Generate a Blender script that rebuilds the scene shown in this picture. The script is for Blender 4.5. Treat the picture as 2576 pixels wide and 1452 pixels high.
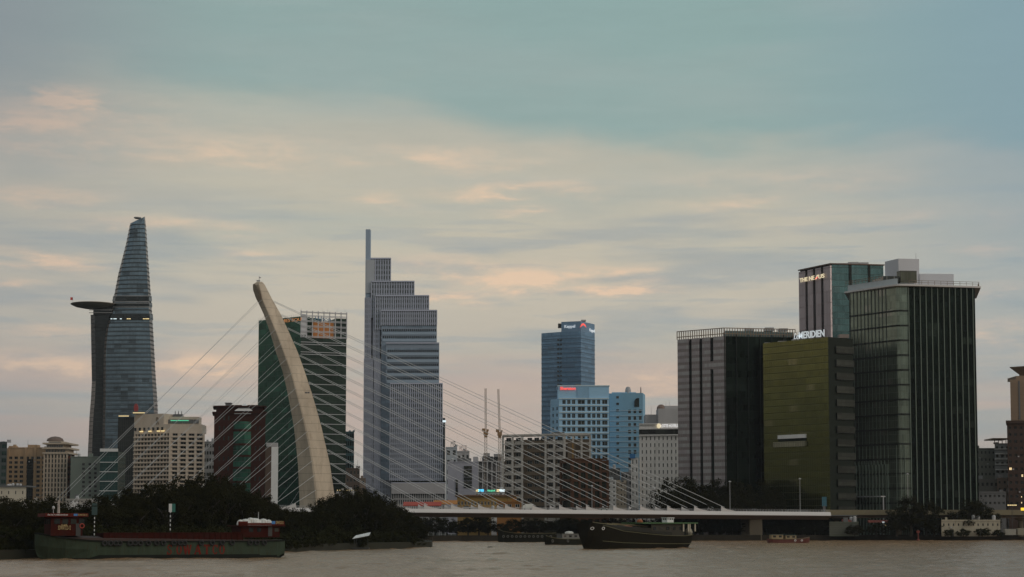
import bpy, bmesh, math, random
from mathutils import Vector, Matrix
R = math.radians
for o in list(bpy.data.objects): bpy.data.objects.remove(o)
scene = bpy.context.scene
COL = scene.collection
# ------------------------------------------------------------------ camera
# Pixels below are measured on the photograph at 2576 x 1452; FPX is the focal length in those pixels.
FPX, CXP, CYP, HOR, CAMZ = 4600.0, 1288.0, 726.0, 1321.0, 8.0
PITCH = R(4.5)
SHIFT = (HOR - CYP) - FPX * math.tan(PITCH)
cam = bpy.data.cameras.new('camera'); camo = bpy.data.objects.new('camera', cam); COL.objects.link(camo)
camo.location = (0, 0, CAMZ); camo.rotation_euler = (R(90) + PITCH, 0, 0)
cam.sensor_width = 36.0; cam.lens = 36.0 * FPX / 2576.0; cam.shift_y = SHIFT / 2576.0
cam.clip_start = 1.0; cam.clip_end = 40000.0
scene.camera = camo
scene.render.resolution_x = 1024; scene.render.resolution_y = 577
scene.view_settings.view_transform = 'Standard'
try: scene.view_settings.look = 'None'
except Exception: pass
scene.view_settings.exposure = 0.0; scene.view_settings.gamma = 1.0
CP, SP = math.cos(PITCH), math.sin(PITCH)
def ray(u, v):
    xc = (u - CXP) / FPX; yc = (CYP - v + SHIFT) / FPX
    return Vector((xc, CP - SP * yc, SP + CP * yc))
def P(u, v, Y):                                   # point of the photograph at distance Y (metres ahead)
    d = ray(u, v); t = Y / d.y
    return Vector((t * d.x, Y, CAMZ + t * d.z))
def AT(u, v, z=0.0):                              # point of the photograph on the level z
    d = ray(u, v); t = (z - CAMZ) / d.z
    return Vector((t * d.x, t * d.y, z))
def lin(c): return c / 12.92 if c <= .04045 else ((c + .055) / 1.055) ** 2.4
def S(r, g, b): return (lin(r / 255), lin(g / 255), lin(b / 255), 1.0)
# ------------------------------------------------------------------ world: dusk sky with cloud bands
SUN_AZ, SUN_EL = 116.0, 16.0                      # degrees, azimuth from the view direction (+ right)
world = bpy.data.worlds.new('World'); scene.world = world; world.use_nodes = True
class NT:
    def __init__(s, nt): s.nt = nt; s.n = nt.nodes; s.l = nt.links
    def new(s, t, **k):
        n = s.n.new(t)
        for a, b in k.items(): setattr(n, a, b)
        return n
    def put(s, sock, v):
        if isinstance(v, bpy.types.NodeSocket): s.l.new(v, sock)
        elif v is not None: sock.default_value = v
    def m(s, op, a, b=None, c=None, clamp=False):
        n = s.new('ShaderNodeMath', operation=op); n.use_clamp = clamp
        s.put(n.inputs[0], a)
        if b is not None: s.put(n.inputs[1], b)
        if c is not None: s.put(n.inputs[2], c)
        return n.outputs[0]
    def step(s, x, lo, hi):                        # smoothstep
        n = s.new('ShaderNodeMapRange', interpolation_type='SMOOTHSTEP')
        s.put(n.inputs[0], x); n.inputs[1].default_value = lo; n.inputs[2].default_value = hi
        return n.outputs[0]
    def vec(s, x, y, z=0.0):
        n = s.new('ShaderNodeCombineXYZ')
        for i, v in enumerate((x, y, z)): s.put(n.inputs[i], v)
        return n.outputs[0]
    def sep(s, v):
        n = s.new('ShaderNodeSeparateXYZ'); s.l.new(v, n.inputs[0]); return n.outputs
    def noise(s, v, scale, detail=4.0, rough=.55, dist=0.0, w=None):
        n = s.new('ShaderNodeTexNoise')
        if w is not None: n.noise_dimensions = '4D'; n.inputs['W'].default_value = w
        s.put(n.inputs['Vector'], v); n.inputs['Scale'].default_value = scale
        n.inputs['Detail'].default_value = detail; n.inputs['Roughness'].default_value = rough
        n.inputs['Distortion'].default_value = dist
        return n.outputs[0]
    def mix(s, f, a, b, blend='MIX'):
        n = s.new('ShaderNodeMix', data_type='RGBA', blend_type=blend)
        s.put(n.inputs[0], f); s.put(n.inputs[6], a); s.put(n.inputs[7], b)
        return n.outputs[2]
    def ramp(s, x, stops, interp='LINEAR'):
        n = s.new('ShaderNodeValToRGB'); s.put(n.inputs[0], x); cr = n.color_ramp; cr.interpolation = interp
        while len(cr.elements) < len(stops): cr.elements.new(.5)
        for e, (p, c) in zip(cr.elements, stops): e.position = p; e.color = c
        return n.outputs[0]
def build_world():
    w = NT(world.node_tree); w.n.clear()
    tc = w.new('ShaderNodeTexCoord'); x, y, z = w.sep(tc.outputs['Generated'])
    az = w.m('MULTIPLY', w.m('ARCTAN2', x, y), 57.29578)
    el = w.m('MULTIPLY', w.m('ARCSINE', z), 57.29578)
    sky = w.new('ShaderNodeTexSky', sky_type='NISHITA'); sky.sun_disc = False
    sky.sun_elevation = R(SUN_EL); sky.sun_rotation = R(SUN_AZ); sky.air_density = 1.4; sky.dust_density = 2.0
    # thin high cloud veil, warm towards the horizon
    e = w.m('DIVIDE', w.m('MAXIMUM', el, 0.0), 90.0)
    base = w.ramp(e, [(0, S(176, 170, 163)), (.022, S(180, 173, 165)), (.05, S(189, 181, 170)), (.078, S(199, 191, 175)),
                      (.105, S(199, 192, 174)), (.135, S(186, 184, 171)), (.16, S(168, 180, 171)), (.19, S(145, 168, 166)), (.35, S(128, 152, 158)), (1, S(130, 144, 155))])
    # ragged edge of the veil with bluer air above it
    n1 = w.noise(w.vec(w.m('MULTIPLY', az, .13), w.m('MULTIPLY', el, .42)), 1.0, 4, .5, .2, 3.1)
    edge = w.m('ADD', w.m('SUBTRACT', el, w.m('ADD', 11.9, w.m('MULTIPLY', az, -.085))), w.m('MULTIPLY', w.m('SUBTRACT', n1, .5), 5.5))
    blue = w.mix(w.step(az, -16, 12), S(145, 168, 166), S(143, 171, 169))
    c = w.mix(w.m('MULTIPLY', w.step(edge, -.4, 1.5), .88), base, blue)
    n2 = w.noise(w.vec(w.m('MULTIPLY', az, .085), w.m('MULTIPLY', el, .45)), 1.0, 4, .5, .3, 9.7)
    c = w.mix(w.m('MULTIPLY', w.step(n2, .47, .70), .45), c, S(163, 176, 173))       # grey-blue gaps
    n5 = w.noise(w.vec(w.m('MULTIPLY', az, .12), w.m('MULTIPLY', el, .95)), 1.0, 4, .55, .25, 21.0)
    low = w.m('MULTIPLY', w.step(el, 1.0, 4.0), w.m('SUBTRACT', 1.0, w.step(el, 8.5, 11.5)))
    c = w.mix(w.m('MULTIPLY', w.m('MULTIPLY', w.step(n5, .46, .66), low), .66), c, S(157, 166, 169))
    # lit wisps, orange and pink, in the streets where the low sun still catches them
    wz = w.noise(w.vec(w.m('MULTIPLY', az, .35), w.m('MULTIPLY', el, 1.3)), 1.0, 5, .62, .3, 5.2)
    wy = w.noise(w.vec(w.m('MULTIPLY', az, .30), w.m('MULTIPLY', el, .9)), 1.0, 4, .6, .2, 7.7)
    az2 = w.m('ADD', az, w.m('MULTIPLY', w.m('SUBTRACT', wy, .5), 4.0)); el2 = w.m('ADD', el, w.m('MULTIPLY', w.m('SUBTRACT', wz, .5), 1.5))
    acc = None
    for a0, e0, sa, se, k in ((.2, 7.75, 1.5, .33, 1.0), (-1.8, 8.1, 1.6, .28, .8), (-2.0, 7.2, 1.0, .18, .8), (.5, 10.45, 2.0, .25, .8), (3.0, 7.9, 1.4, .2, .8), (3.0, 7.4, 2.0, .17, .9), (-13.9, 12.95, 1.1, .4, 1.0), (-15, 12.2, 3.8, .9, .6), (-9, 11.6, 4.0, .5, .4), (-2.5, 11.5, 3.0, .35, .45), (9, 10.6, 3.5, .35, .35), (13, 9.4, 3, .3, .4), (-4.0, 10.0, .7, .2, .8),
                              (-10.5, 9.2, 2.2, .2, .8), (-14.8, 8.1, 1.8, .2, 1.0), (-14.5, 10.0, 1.6, .25, .6), (-15, 4.9, 2.4, .4, .9), (-9.3, 5.0, 2.2, .35, .8), (-15.5, 7.2, 1.0, .12, .9), (14.8, 5.9, 1.5, .28, .9), (15, 7.1, 2.2, .15, .6), (14.6, 8.4, 1.5, .2, .5), (6.0, 4.6, 3.5, .35, .55), (7.5, 10.0, .9, .15, .5), (.1, 9.8, 1.0, .12, .5), (-14.0, 5.9, 1.4, .18, .6), (-8.2, 8.4, .8, .15, .4),
                              (-92, 6.6, 9, 1.7, 1.0), (-70, 8.5, 8, 1.0, .8), (-30, 7, 6, .5, .8), (28, 6, 7, .4, .8), (45, 8, 6, .4, .7), (-52, 5, 8, .5, .8), (80, 6, 9, .5, .5)):  # first two clouds lie out of view, added to gild the olive facade
        da = w.m('DIVIDE', w.m('SUBTRACT', az2, a0), sa); de = w.m('DIVIDE', w.m('SUBTRACT', el2, e0), se)
        g = w.m('MULTIPLY', w.m('EXPONENT', w.m('MULTIPLY', w.m('ADD', w.m('MULTIPLY', da, da), w.m('MULTIPLY', de, de)), -1.0)), k)
        acc = g if acc is None else w.m('MAXIMUM', acc, g)
    fine = w.noise(w.vec(w.m('MULTIPLY', az, .55), w.m('MULTIPLY', el, 2.6)), 1.0, 8, .66, .35, 2.2)
    streak = w.noise(w.vec(w.m('MULTIPLY', az, .16), w.m('MULTIPLY', el, 2.0)), 1.0, 6, .6, .3, 31.0)
    ws = w.m('MULTIPLY', w.m('MULTIPLY', acc, w.m('ADD', .4, w.step(wz, .36, .62))), w.m('ADD', .45, w.m('MULTIPLY', w.step(fine, .36, .62), .85)), None, True)
    c = w.mix(w.m('MULTIPLY', w.m('MULTIPLY', w.step(streak, .50, .60), low), .42), c, S(160, 168, 170))
    mott = w.m('ADD', .90, w.m('MULTIPLY', w.m('ADD', fine, streak), .10))
    c = w.mix(1.0, c, w.vec(mott, mott, mott), 'MULTIPLY')
    n4 = w.noise(w.vec(w.m('MULTIPLY', az, .10), w.m('MULTIPLY', el, 1.1)), 1.0, 4, .5, .2, 14.4)
    bandp = w.m('MULTIPLY', w.step(el, 1.6, 3.0), w.m('SUBTRACT', 1.0, w.step(el, 4.2, 6.2)))
    c = w.mix(w.m('MULTIPLY', w.m('MULTIPLY', w.step(n4, .42, .62), bandp), .6), c, S(204, 178, 164))
    c = w.mix(w.m('MULTIPLY', ws, .85), c, S(238, 206, 176))
    # darker, bluer air to the right and mauve to the left
    right = w.m('MULTIPLY', w.step(az, 6, 17), w.step(el, 2, 10))
    c = w.mix(w.m('MULTIPLY', right, .62), c, S(130, 158, 174))
    left = w.m('MULTIPLY', w.step(w.m('MULTIPLY', az, -1.0), 8, 17), w.m('ADD', .30, w.m('MULTIPLY', w.step(el, 8, 15), .42)))
    c = w.mix(left, c, S(138, 142, 149))
    lr = w.step(w.m('ABSOLUTE', w.m('SUBTRACT', az, 1.0)), 8, 17)
    lo = w.m('SUBTRACT', 1.0, w.step(el, .5, 4.5))
    c = w.mix(w.m('MULTIPLY', w.m('MULTIPLY', lr, lo), .55), c, S(143, 138, 138))
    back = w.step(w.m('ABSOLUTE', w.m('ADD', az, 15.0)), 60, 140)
    c = w.mix(w.m('MULTIPLY', back, .7), c, S(176, 174, 166))  # unseen sky behind, lifted to fill the camera-facing walls
    # unseen dark band low at sides and behind (land, trees), added to shade glass
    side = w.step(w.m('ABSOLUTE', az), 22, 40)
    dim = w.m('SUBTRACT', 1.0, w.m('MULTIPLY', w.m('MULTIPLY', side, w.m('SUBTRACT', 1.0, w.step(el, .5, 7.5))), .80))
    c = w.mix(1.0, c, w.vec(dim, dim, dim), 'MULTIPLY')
    nish = w.mix(1.0, sky.outputs[0], (.5, .5, .5, 1), 'MULTIPLY')
    up10 = w.mix(1.0, c, (10, 10, 10, 1), 'MULTIPLY')
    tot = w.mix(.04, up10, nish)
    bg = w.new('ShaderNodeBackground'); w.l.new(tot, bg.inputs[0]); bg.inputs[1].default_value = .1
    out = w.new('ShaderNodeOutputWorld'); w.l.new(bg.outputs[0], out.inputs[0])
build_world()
sun = bpy.data.lights.new('sun', 'SUN'); sun.energy = 0.85; sun.angle = R(40); sun.color = (1.0, .86, .72)
suno = bpy.data.objects.new('sun', sun); COL.objects.link(suno)
sd = Vector((math.sin(R(SUN_AZ)) * math.cos(R(SUN_EL + 9)), math.cos(R(SUN_AZ)) * math.cos(R(SUN_EL + 9)), math.sin(R(SUN_EL + 9))))
suno.rotation_euler = sd.to_track_quat('Z', 'Y').to_euler()
# ------------------------------------------------------------------ materials
MATS = {}
def mat(name, col, rough=.7, var=.25, scale=.25, metal=0.0, spec=.5, emit=None, estr=0.0, stretch=(1, 1, .25), grime=None, joints=0):
    if name in MATS: return MATS[name]
    m = bpy.data.materials.new(name); m.use_nodes = True; MATS[name] = m
    t = NT(m.node_tree); b = t.n['Principled BSDF']
    g = t.new('ShaderNodeNewGeometry')
    mp = t.new('ShaderNodeMapping'); mp.inputs['Scale'].default_value = stretch; t.l.new(g.outputs['Position'], mp.inputs[0])
    n = t.noise(mp.outputs[0], scale, 5, .6)
    if joints:
        px_, py_, pz_ = t.sep(g.outputs['Position']); n = t.m('SUBTRACT', n, t.m('MULTIPLY', t.m('LESS_THAN', t.m('FRACT', t.m('DIVIDE', pz_, joints)), .05), .45))
    k = t.m('ADD', 1.0 - var, t.m('MULTIPLY', n, 2 * var))
    c4 = (col[0], col[1], col[2], 1)
    kk = t.vec(k, k, k)
    cc = t.mix(1.0, c4, kk, 'MULTIPLY')
    if grime:
        n2 = t.noise(mp.outputs[0], scale * 3.1, 6, .65)
        cc = t.mix(t.m('MULTIPLY', t.step(n2, .5, .7), .6), cc, (grime[0], grime[1], grime[2], 1))
    t.l.new(cc, b.inputs['Base Color'])
    b.inputs['Roughness'].default_value = rough; b.inputs['Metallic'].default_value = metal
    b.inputs['Specular IOR Level'].default_value = spec
    if emit:
        b.inputs['Emission Color'].default_value = (emit[0], emit[1], emit[2], 1); b.inputs['Emission Strength'].default_value = estr
    return m
def curtain(name, refl, line, cw, ch, lw=.12, lh=.25, var=.25, rough=.12, metal=.85, blind=None, pblind=.06, sp=None, sph=0.0, bump=.25, spec=.5):
    """coated glass laid out in panes; UV is metres along the wall and metres of height"""
    if name in MATS: return MATS[name]
    m = bpy.data.materials.new(name); m.use_nodes = True; MATS[name] = m
    t = NT(m.node_tree); b = t.n['Principled BSDF']
    uv = t.new('ShaderNodeUVMap'); uv.uv_map = 'UVMap'; u, v, _ = t.sep(uv.outputs[0])
    pu = t.m('DIVIDE', u, cw); pv = t.m('DIVIDE', v, ch)
    fu = t.m('FRACT', pu); fv = t.m('FRACT', pv)
    lines = t.m('MAXIMUM', t.m('LESS_THAN', fu, lw / cw), t.m('LESS_THAN', fv, lh / ch))
    wn = t.new('ShaderNodeTexWhiteNoise', noise_dimensions='2D'); t.l.new(t.vec(t.m('FLOOR', pu), t.m('FLOOR', pv)), wn.inputs['Vector'])
    rnd = wn.outputs[0]
    wn2 = t.new('ShaderNodeTexWhiteNoise', noise_dimensions='2D'); t.l.new(t.vec(t.m('FLOOR', t.m('DIVIDE', pu, 4.0)), t.m('FLOOR', pv), 3.0), wn2.inputs['Vector'])
    big = t.noise(t.vec(t.m('MULTIPLY', u, .03), t.m('MULTIPLY', v, .02)), 1.0, 3)
    k = t.m('ADD', 1.0 - var, t.m('MULTIPLY', t.m('ADD', t.m('MULTIPLY', rnd, .5), t.m('ADD', t.m('MULTIPLY', wn2.outputs[0], .5), t.m('MULTIPLY', t.m('SUBTRACT', big, .5), 1.2))), 2 * var))
    c = t.mix(1.0, (refl[0], refl[1], refl[2], 1), t.vec(k, k, k), 'MULTIPLY')
    if blind is not None:
        c = t.mix(t.m('MULTIPLY', t.m('LESS_THAN', wn2.outputs[0], pblind), t.m('ADD', .35, t.m('MULTIPLY', rnd, .4))), c, (blind[0], blind[1], blind[2], 1))
    if sp is not None:
        c = t.mix(t.m('GREATER_THAN', fv, 1.0 - sph), c, (sp[0], sp[1], sp[2], 1))
    c = t.mix(lines, c, (line[0], line[1], line[2], 1))
    t.l.new(c, b.inputs['Base Color'])
    met = t.m('MULTIPLY', t.m('SUBTRACT', 1.0, lines), metal); t.l.new(met, b.inputs['Metallic'])
    ro = t.m('ADD', rough, t.m('MULTIPLY', lines, .4)); t.l.new(ro, b.inputs['Roughness'])
    b.inputs['Specular IOR Level'].default_value = spec
    bp = t.new('ShaderNodeBump'); bp.inputs['Strength'].default_value = bump; bp.inputs['Distance'].default_value = .05
    hh = t.m('ADD', t.m('MULTIPLY', t.noise(t.vec(t.m('MULTIPLY', u, .9), t.m('MULTIPLY', v, .9)), 1.0, 2), 1.0), t.m('MULTIPLY', rnd, .15))
    t.l.new(hh, bp.inputs['Height']); t.l.new(bp.outputs[0], b.inputs['Normal'])
    return m
def glass(name, cols, rough=.12, metal=.5, lit=0.0):
    """window panes: each window object takes its own tone"""
    if name in MATS: return MATS[name]
    m = bpy.data.materials.new(name); m.use_nodes = True; MATS[name] = m
    t = NT(m.node_tree); b = t.n['Principled BSDF']
    oi = t.new('ShaderNodeObjectInfo'); g = t.new('ShaderNodeNewGeometry')
    wn = t.new('ShaderNodeTexWhiteNoise', noise_dimensions='4D'); t.l.new(oi.outputs['Random'], wn.inputs['W'])
    sc = t.new('ShaderNodeVectorMath', operation='SNAP'); t.l.new(g.outputs['Position'], sc.inputs[0]); sc.inputs[1].default_value = (4, 4, 4); t.l.new(sc.outputs[0], wn.inputs['Vector'])
    c = t.ramp(wn.outputs[0], [(i / len(cols), (q[0], q[1], q[2], 1)) for i, q in enumerate(cols)], 'CONSTANT')
    t.l.new(c, b.inputs['Base Color']); b.inputs['Roughness'].default_value = rough; b.inputs['Metallic'].default_value = metal
    if lit:
        t.l.new(t.m('MULTIPLY', t.m('LESS_THAN', wn.outputs[0], lit), .9), b.inputs['Emission Strength']); b.inputs['Emission Color'].default_value = (1, .72, .38, 1)
    return m
# ------------------------------------------------------------------ objects
BASE = {}
LABELS = {}
def thing(name, label, cat, loc=(0, 0, 0), group=None):
    o = bpy.data.objects.new(name, None); COL.objects.link(o); o.empty_display_size = .5
    o.location = loc; BASE[o.name] = Vector(loc); tag(o, label, cat, group); return o
def tag(o, label, cat, group=None, kind=None):
    if label: o['label'] = label
    if cat: o['category'] = cat
    if group: o['group'] = group
    if kind: o['kind'] = kind
    return o
class MB:
    def __init__(s): s.v = []; s.f = []; s.uv = []; s.mi = []; s.sm = []
    def face(s, pts, uv=None, mi=0, sm=False):
        i = len(s.v); s.v += [Vector(p) for p in pts]; s.f.append(list(range(i, i + len(pts))))
        s.uv.append(uv or [(p[0] + p[1], p[2]) for p in pts]); s.mi.append(mi); s.sm.append(sm)
    def wall(s, a, b, z0, z1, mi=0, u0=0.0):       # a -> b as seen from outside, left to right
        L = math.hypot(b[0] - a[0], b[1] - a[1])
        s.face([(a[0], a[1], z0), (b[0], b[1], z0), (b[0], b[1], z1), (a[0], a[1], z1)], [(u0, z0), (u0 + L, z0), (u0 + L, z1), (u0, z1)], mi)
    def prism(s, poly, z0, z1, mi=0, top=None, bottom=True, edge_mi=None, u0=0.0):
        n = len(poly); u = u0
        for i in range(n):
            a, b = poly[i], poly[(i + 1) % n]
            s.wall(a, b, z0, z1, mi if edge_mi is None else edge_mi[i], u); u += math.hypot(b[0] - a[0], b[1] - a[1])
        s.face([(p[0], p[1], z1) for p in poly], None, mi if top is None else top)
        if bottom: s.face([(p[0], p[1], z0) for p in reversed(poly)], None, mi)
    def box(s, c, size, ang=0.0, mi=0):
        ca, sa = math.cos(ang), math.sin(ang); hx, hy, hz = size[0] / 2, size[1] / 2, size[2] / 2
        q = [(c[0] + x * ca - y * sa, c[1] + x * sa + y * ca) for x, y in ((-hx, -hy), (hx, -hy), (hx, hy), (-hx, hy))]
        s.prism(q, c[2] - hz, c[2] + hz, mi)
    def bar(s, a, b, w, h, mi=0):                  # a beam of w (sideways) by h (up) from a to b
        a, b = Vector(a), Vector(b); d = (b - a).normalized()
        up = Vector((0, 0, 1)) if abs(d.z) < .95 else Vector((0, 1, 0))
        sx = d.cross(up).normalized() * (w / 2); sy = sx.cross(d).normalized() * (h / 2)
        A = [a - sx - sy, a + sx - sy, a + sx + sy, a - sx + sy]; B = [p + (b - a) for p in A]
        for i in range(4): s.face([A[i], A[(i + 1) % 4], B[(i + 1) % 4], B[i]], None, mi)
        s.face(A[::-1], None, mi); s.face(B, None, mi)
    def tube(s, pts, rad, n=6, mi=0, cap=True):
        pts = [Vector(p) for p in pts]; rr = rad if isinstance(rad, (list, tuple)) else [rad] * len(pts)
        rings = []
        for i, p in enumerate(pts):
            d = (pts[min(i + 1, len(pts) - 1)] - pts[max(i - 1, 0)]).normalized()
            a = d.cross(Vector((0, 0, 1)) if abs(d.z) < .9 else Vector((1, 0, 0))).normalized(); b = d.cross(a)
            rings.append([p + (a * math.cos(2 * math.pi * k / n) + b * math.sin(2 * math.pi * k / n)) * rr[i] for k in range(n)])
        for A, B in zip(rings, rings[1:]):
            for k in range(n): s.face([A[k], B[k], B[(k + 1) % n], A[(k + 1) % n]], None, mi, True)
        if cap: s.face(rings[0], None, mi); s.face(rings[-1][::-1], None, mi)
    def loft(s, rings, mi=0, closed=True, sm=False, caps=True, umap=None):
        n = len(rings[0])
        for A, B in zip(rings, rings[1:]):
            for k in range(n if closed else n - 1):
                j = (k + 1) % n; q = [A[k], A[j], B[j], B[k]]
                s.face(q, [umap(p, k) for p in q] if umap else None, mi if not isinstance(mi, list) else mi[k], sm)
        if caps: s.face(list(rings[0])[::-1]); s.face(rings[-1])
    def lathe(s, c, prof, n=16, mi=0):
        s.loft([[Vector((c[0] + r * math.cos(2 * math.pi * k / n), c[1] + r * math.sin(2 * math.pi * k / n), c[2] + z)) for k in range(n)] for r, z in prof], mi, sm=True)
    def build(s, name, mats, parent=None, label=None, local=False, weld=False):
        base = Vector((0, 0, 0)) if (parent is None or local) else BASE[parent.name]
        me = bpy.data.meshes.new(name)
        me.from_pydata([v - base for v in s.v], [], s.f)
        lay = me.uv_layers.new(name='UVMap'); k = 0; buf = []
        for q in s.uv:
            for a in q: buf += [a[0], a[1]]
        lay.data.foreach_set('uv', buf)
        me.polygons.foreach_set('material_index', s.mi); me.polygons.foreach_set('use_smooth', s.sm)
        for m in (mats if isinstance(mats, (list, tuple)) else [mats]): me.materials.append(m)
        if weld:
            bm = bmesh.new(); bm.from_mesh(me); bmesh.ops.remove_doubles(bm, verts=bm.verts, dist=.002); bm.to_mesh(me); bm.free()
        me.update()
        o = bpy.data.objects.new(name, me); COL.objects.link(o)
        if parent is not None: o.parent = parent; BASE[o.name] = BASE[parent.name].copy()
        else: BASE[o.name] = base
        if label: o['label'] = label
        return o
# repeated parts: registered here, created at the end (the 100 largest of a kind on a thing, the rest as one part)
REG = {}; UNIT = {}
def inst(root, name, c, size, ang=0.0, m=None, mesh='box', seen=1.0):
    REG.setdefault((root.name, name), []).append((root, Vector(c), size, ang, m, mesh, seen))
def unit(mesh, m):
    key = (mesh, tuple(x.name for x in m) if isinstance(m, (list, tuple)) else m.name)
    if key in UNIT: return UNIT[key]
    b = MB()
    if mesh == 'box': b.box((0, 0, 0), (1, 1, 1))
    elif mesh == 'win':                            # frame, centre mullion and pane, facing -y
        f = .07
        for x0, x1, z0, z1 in ((-.5, -.5 + f, -.5, .5), (.5 - f, .5, -.5, .5), (-.5 + f, .5 - f, -.5, -.5 + f), (-.5 + f, .5 - f, .5 - f, .5), (-.03, .03, -.5 + f, .5 - f)):
            b.box(((x0 + x1) / 2, -.1, (z0 + z1) / 2), (x1 - x0, .8, z1 - z0), 0, 1)
        b.box((0, .3, 0), (.98, .3, .98), 0, 0)
    me = bpy.data.meshes.new(mesh + '_' + (m[0].name if isinstance(m, (list, tuple)) else m.name)); me.from_pydata(b.v, [], b.f)
    me.polygons.foreach_set('material_index', b.mi)
    for x in (m if isinstance(m, (list, tuple)) else [m]): me.materials.append(x)
    UNIT[key] = me; return me
def flush():
    for (rn, name), items in REG.items():
        items.sort(key=lambda q: -q[6] * max(q[2][0], q[2][1]) * q[2][2])
        root = items[0][0]; base = BASE[rn]
        for root, c, size, ang, m, mesh, _ in items[:100]:
            o = bpy.data.objects.new(name, unit(mesh, m)); COL.objects.link(o); o.parent = root
            o.location = c - base; o.rotation_euler = (0, 0, ang); o.scale = size
        rest = items[100:]
        if rest:
            b = MB(); mats = []
            for root, c, size, ang, m, mesh, _ in rest:
                ml = m if isinstance(m, (list, tuple)) else [m]
                for x in ml:
                    if x not in mats: mats.append(x)
                u = unit(mesh, m); M = Matrix.Translation(c) @ Matrix.Rotation(ang, 4, 'Z') @ Matrix.Diagonal((size[0], size[1], size[2], 1))
                for p in u.polygons: b.face([M @ u.vertices[i].co for i in p.vertices], None, mats.index(ml[p.material_index]))
            o = b.build(name, mats, root); o['kind'] = 'stuff'
def V2(p): return Vector((p[0], p[1]))
def edge(a, b):
    a, b = V2(a), V2(b); d = b - a; L = d.length; u = d / L
    return a, u, Vector((u.y, -u.x)), L, math.atan2(u.y, u.x)
def fins(root, name, a, b, z0, z1, n, w, out, m, ends=True, ts=None, seen=1.0):
    a, u, nn, L, ang = edge(a, b)
    for i in range(n):
        t = ts[i] if ts else (i / (n - 1) if ends else (i + .5) / n)
        p = a + u * (L * t) + nn * (out / 2)
        inst(root, name, (p.x, p.y, (z0 + z1) / 2), (w, out, z1 - z0), ang, m, 'box', seen)
def bands(root, name, a, b, zs, h, out, m, inset=0.0, seen=1.0):
    a, u, nn, L, ang = edge(a, b); p = a + u * (L / 2) + nn * (out / 2)
    for z in zs: inst(root, name, (p.x, p.y, z), (L - inset, out, h), ang, m, 'box', seen)
def holes(mb, root, a, b, z0, z1, cols, rows, wf, hf, wm, depth=.5, mi=0, name='window', m0=0.0, m1=0.0, zb=0.0, zt=0.0, skip=None, sill=None, widths=None):
    """wall with real openings and one window object in each; returns window centres"""
    a, u, nn, L, ang = edge(a, b)
    xs = [m0 + (L - m0 - m1) * i / cols for i in range(cols + 1)]
    if widths:
        tot = sum(widths); acc = 0; xs = [m0]
        for w_ in widths: acc += w_; xs.append(m0 + (L - m0 - m1) * acc / tot)
    ch = (z1 - z0 - zb - zt) / rows
    def Q(x0, x1, za, zb_):
        p, q = a + u * x0, a + u * x1; mb.wall(p, q, za, zb_, mi, x0)
    zc = z0
    for r in range(rows):
        lo = z0 + zb + ch * r + ch * (1 - hf) * .55; hi = lo + ch * hf
        Q(0, L, zc, lo); zc = hi; xc = 0
        for c in range(cols):
            cw = xs[c + 1] - xs[c]; wl = xs[c] + cw * (1 - wf) / 2; wr = wl + cw * wf
            if skip and skip(c, r): continue
            Q(xc, wl, lo, hi); xc = wr
            p, q = a + u * wl, a + u * wr; pi, qi = p - nn * depth, q - nn * depth
            mb.face([(p.x, p.y, lo), (q.x, q.y, lo), (qi.x, qi.y, lo), (pi.x, pi.y, lo)], None, mi)
            mb.face([(pi.x, pi.y, hi), (qi.x, qi.y, hi), (q.x, q.y, hi), (p.x, p.y, hi)], None, mi)
            mb.face([(p.x, p.y, lo), (pi.x, pi.y, lo), (pi.x, pi.y, hi), (p.x, p.y, hi)], None, mi)
            mb.face([(qi.x, qi.y, lo), (q.x, q.y, lo), (q.x, q.y, hi), (qi.x, qi.y, hi)], None, mi)
            ctr = (p + q) / 2 - nn * (depth - .12)
            inst(root, name, (ctr.x, ctr.y, (lo + hi) / 2), (wr - wl, .2, hi - lo), ang, wm, 'win')
            if sill:
                cs = (p + q) / 2 + nn * .12; inst(root, 'sill', (cs.x, cs.y, lo - .1), (wr - wl + .3, .3, .18), ang, sill)
        Q(xc, L, lo, hi)
    Q(0, L, zc, z1)
FONT = [None]
def text(root, body, a, b, z, h, m, out=.4, depth=.3, shear=0.0, name='sign_lettering', fill=1.0, bold=0.0):
    """lettering on the wall a -> b, scaled to that width and height h, standing out of the wall"""
    cu = bpy.data.curves.new('lettering', 'FONT'); cu.body = body; cu.extrude = .05; cu.resolution_u = 3; cu.shear = shear; cu.offset = bold
    tmp = bpy.data.objects.new('lettering', cu); COL.objects.link(tmp)
    dg = bpy.context.evaluated_depsgraph_get(); dg.update()
    me = bpy.data.meshes.new_from_object(tmp.evaluated_get(dg)); bpy.data.objects.remove(tmp); bpy.data.curves.remove(cu)
    xs = [v.co.x for v in me.vertices]; ys = [v.co.y for v in me.vertices]
    x0, x1, y0, y1 = min(xs), max(xs), min(ys), max(ys)
    a, u, nn, L, ang = edge(a, b); base = BASE[root.name]
    for v in me.vertices:
        X = (v.co.x - x0) / (x1 - x0) * L; Z = (v.co.y - y0) / (y1 - y0) * h; D = out + v.co.z / .05 * depth / 2
        p = a + u * X + nn * D; v.co = Vector((p.x, p.y, z + Z)) - base
    me.materials.clear(); me.materials.append(m)
    o = bpy.data.objects.new(name, me); COL.objects.link(o); o.parent = root; BASE[o.name] = base.copy(); return o
def cc(pts): return [V2(P(*q)) for q in pts]
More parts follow.
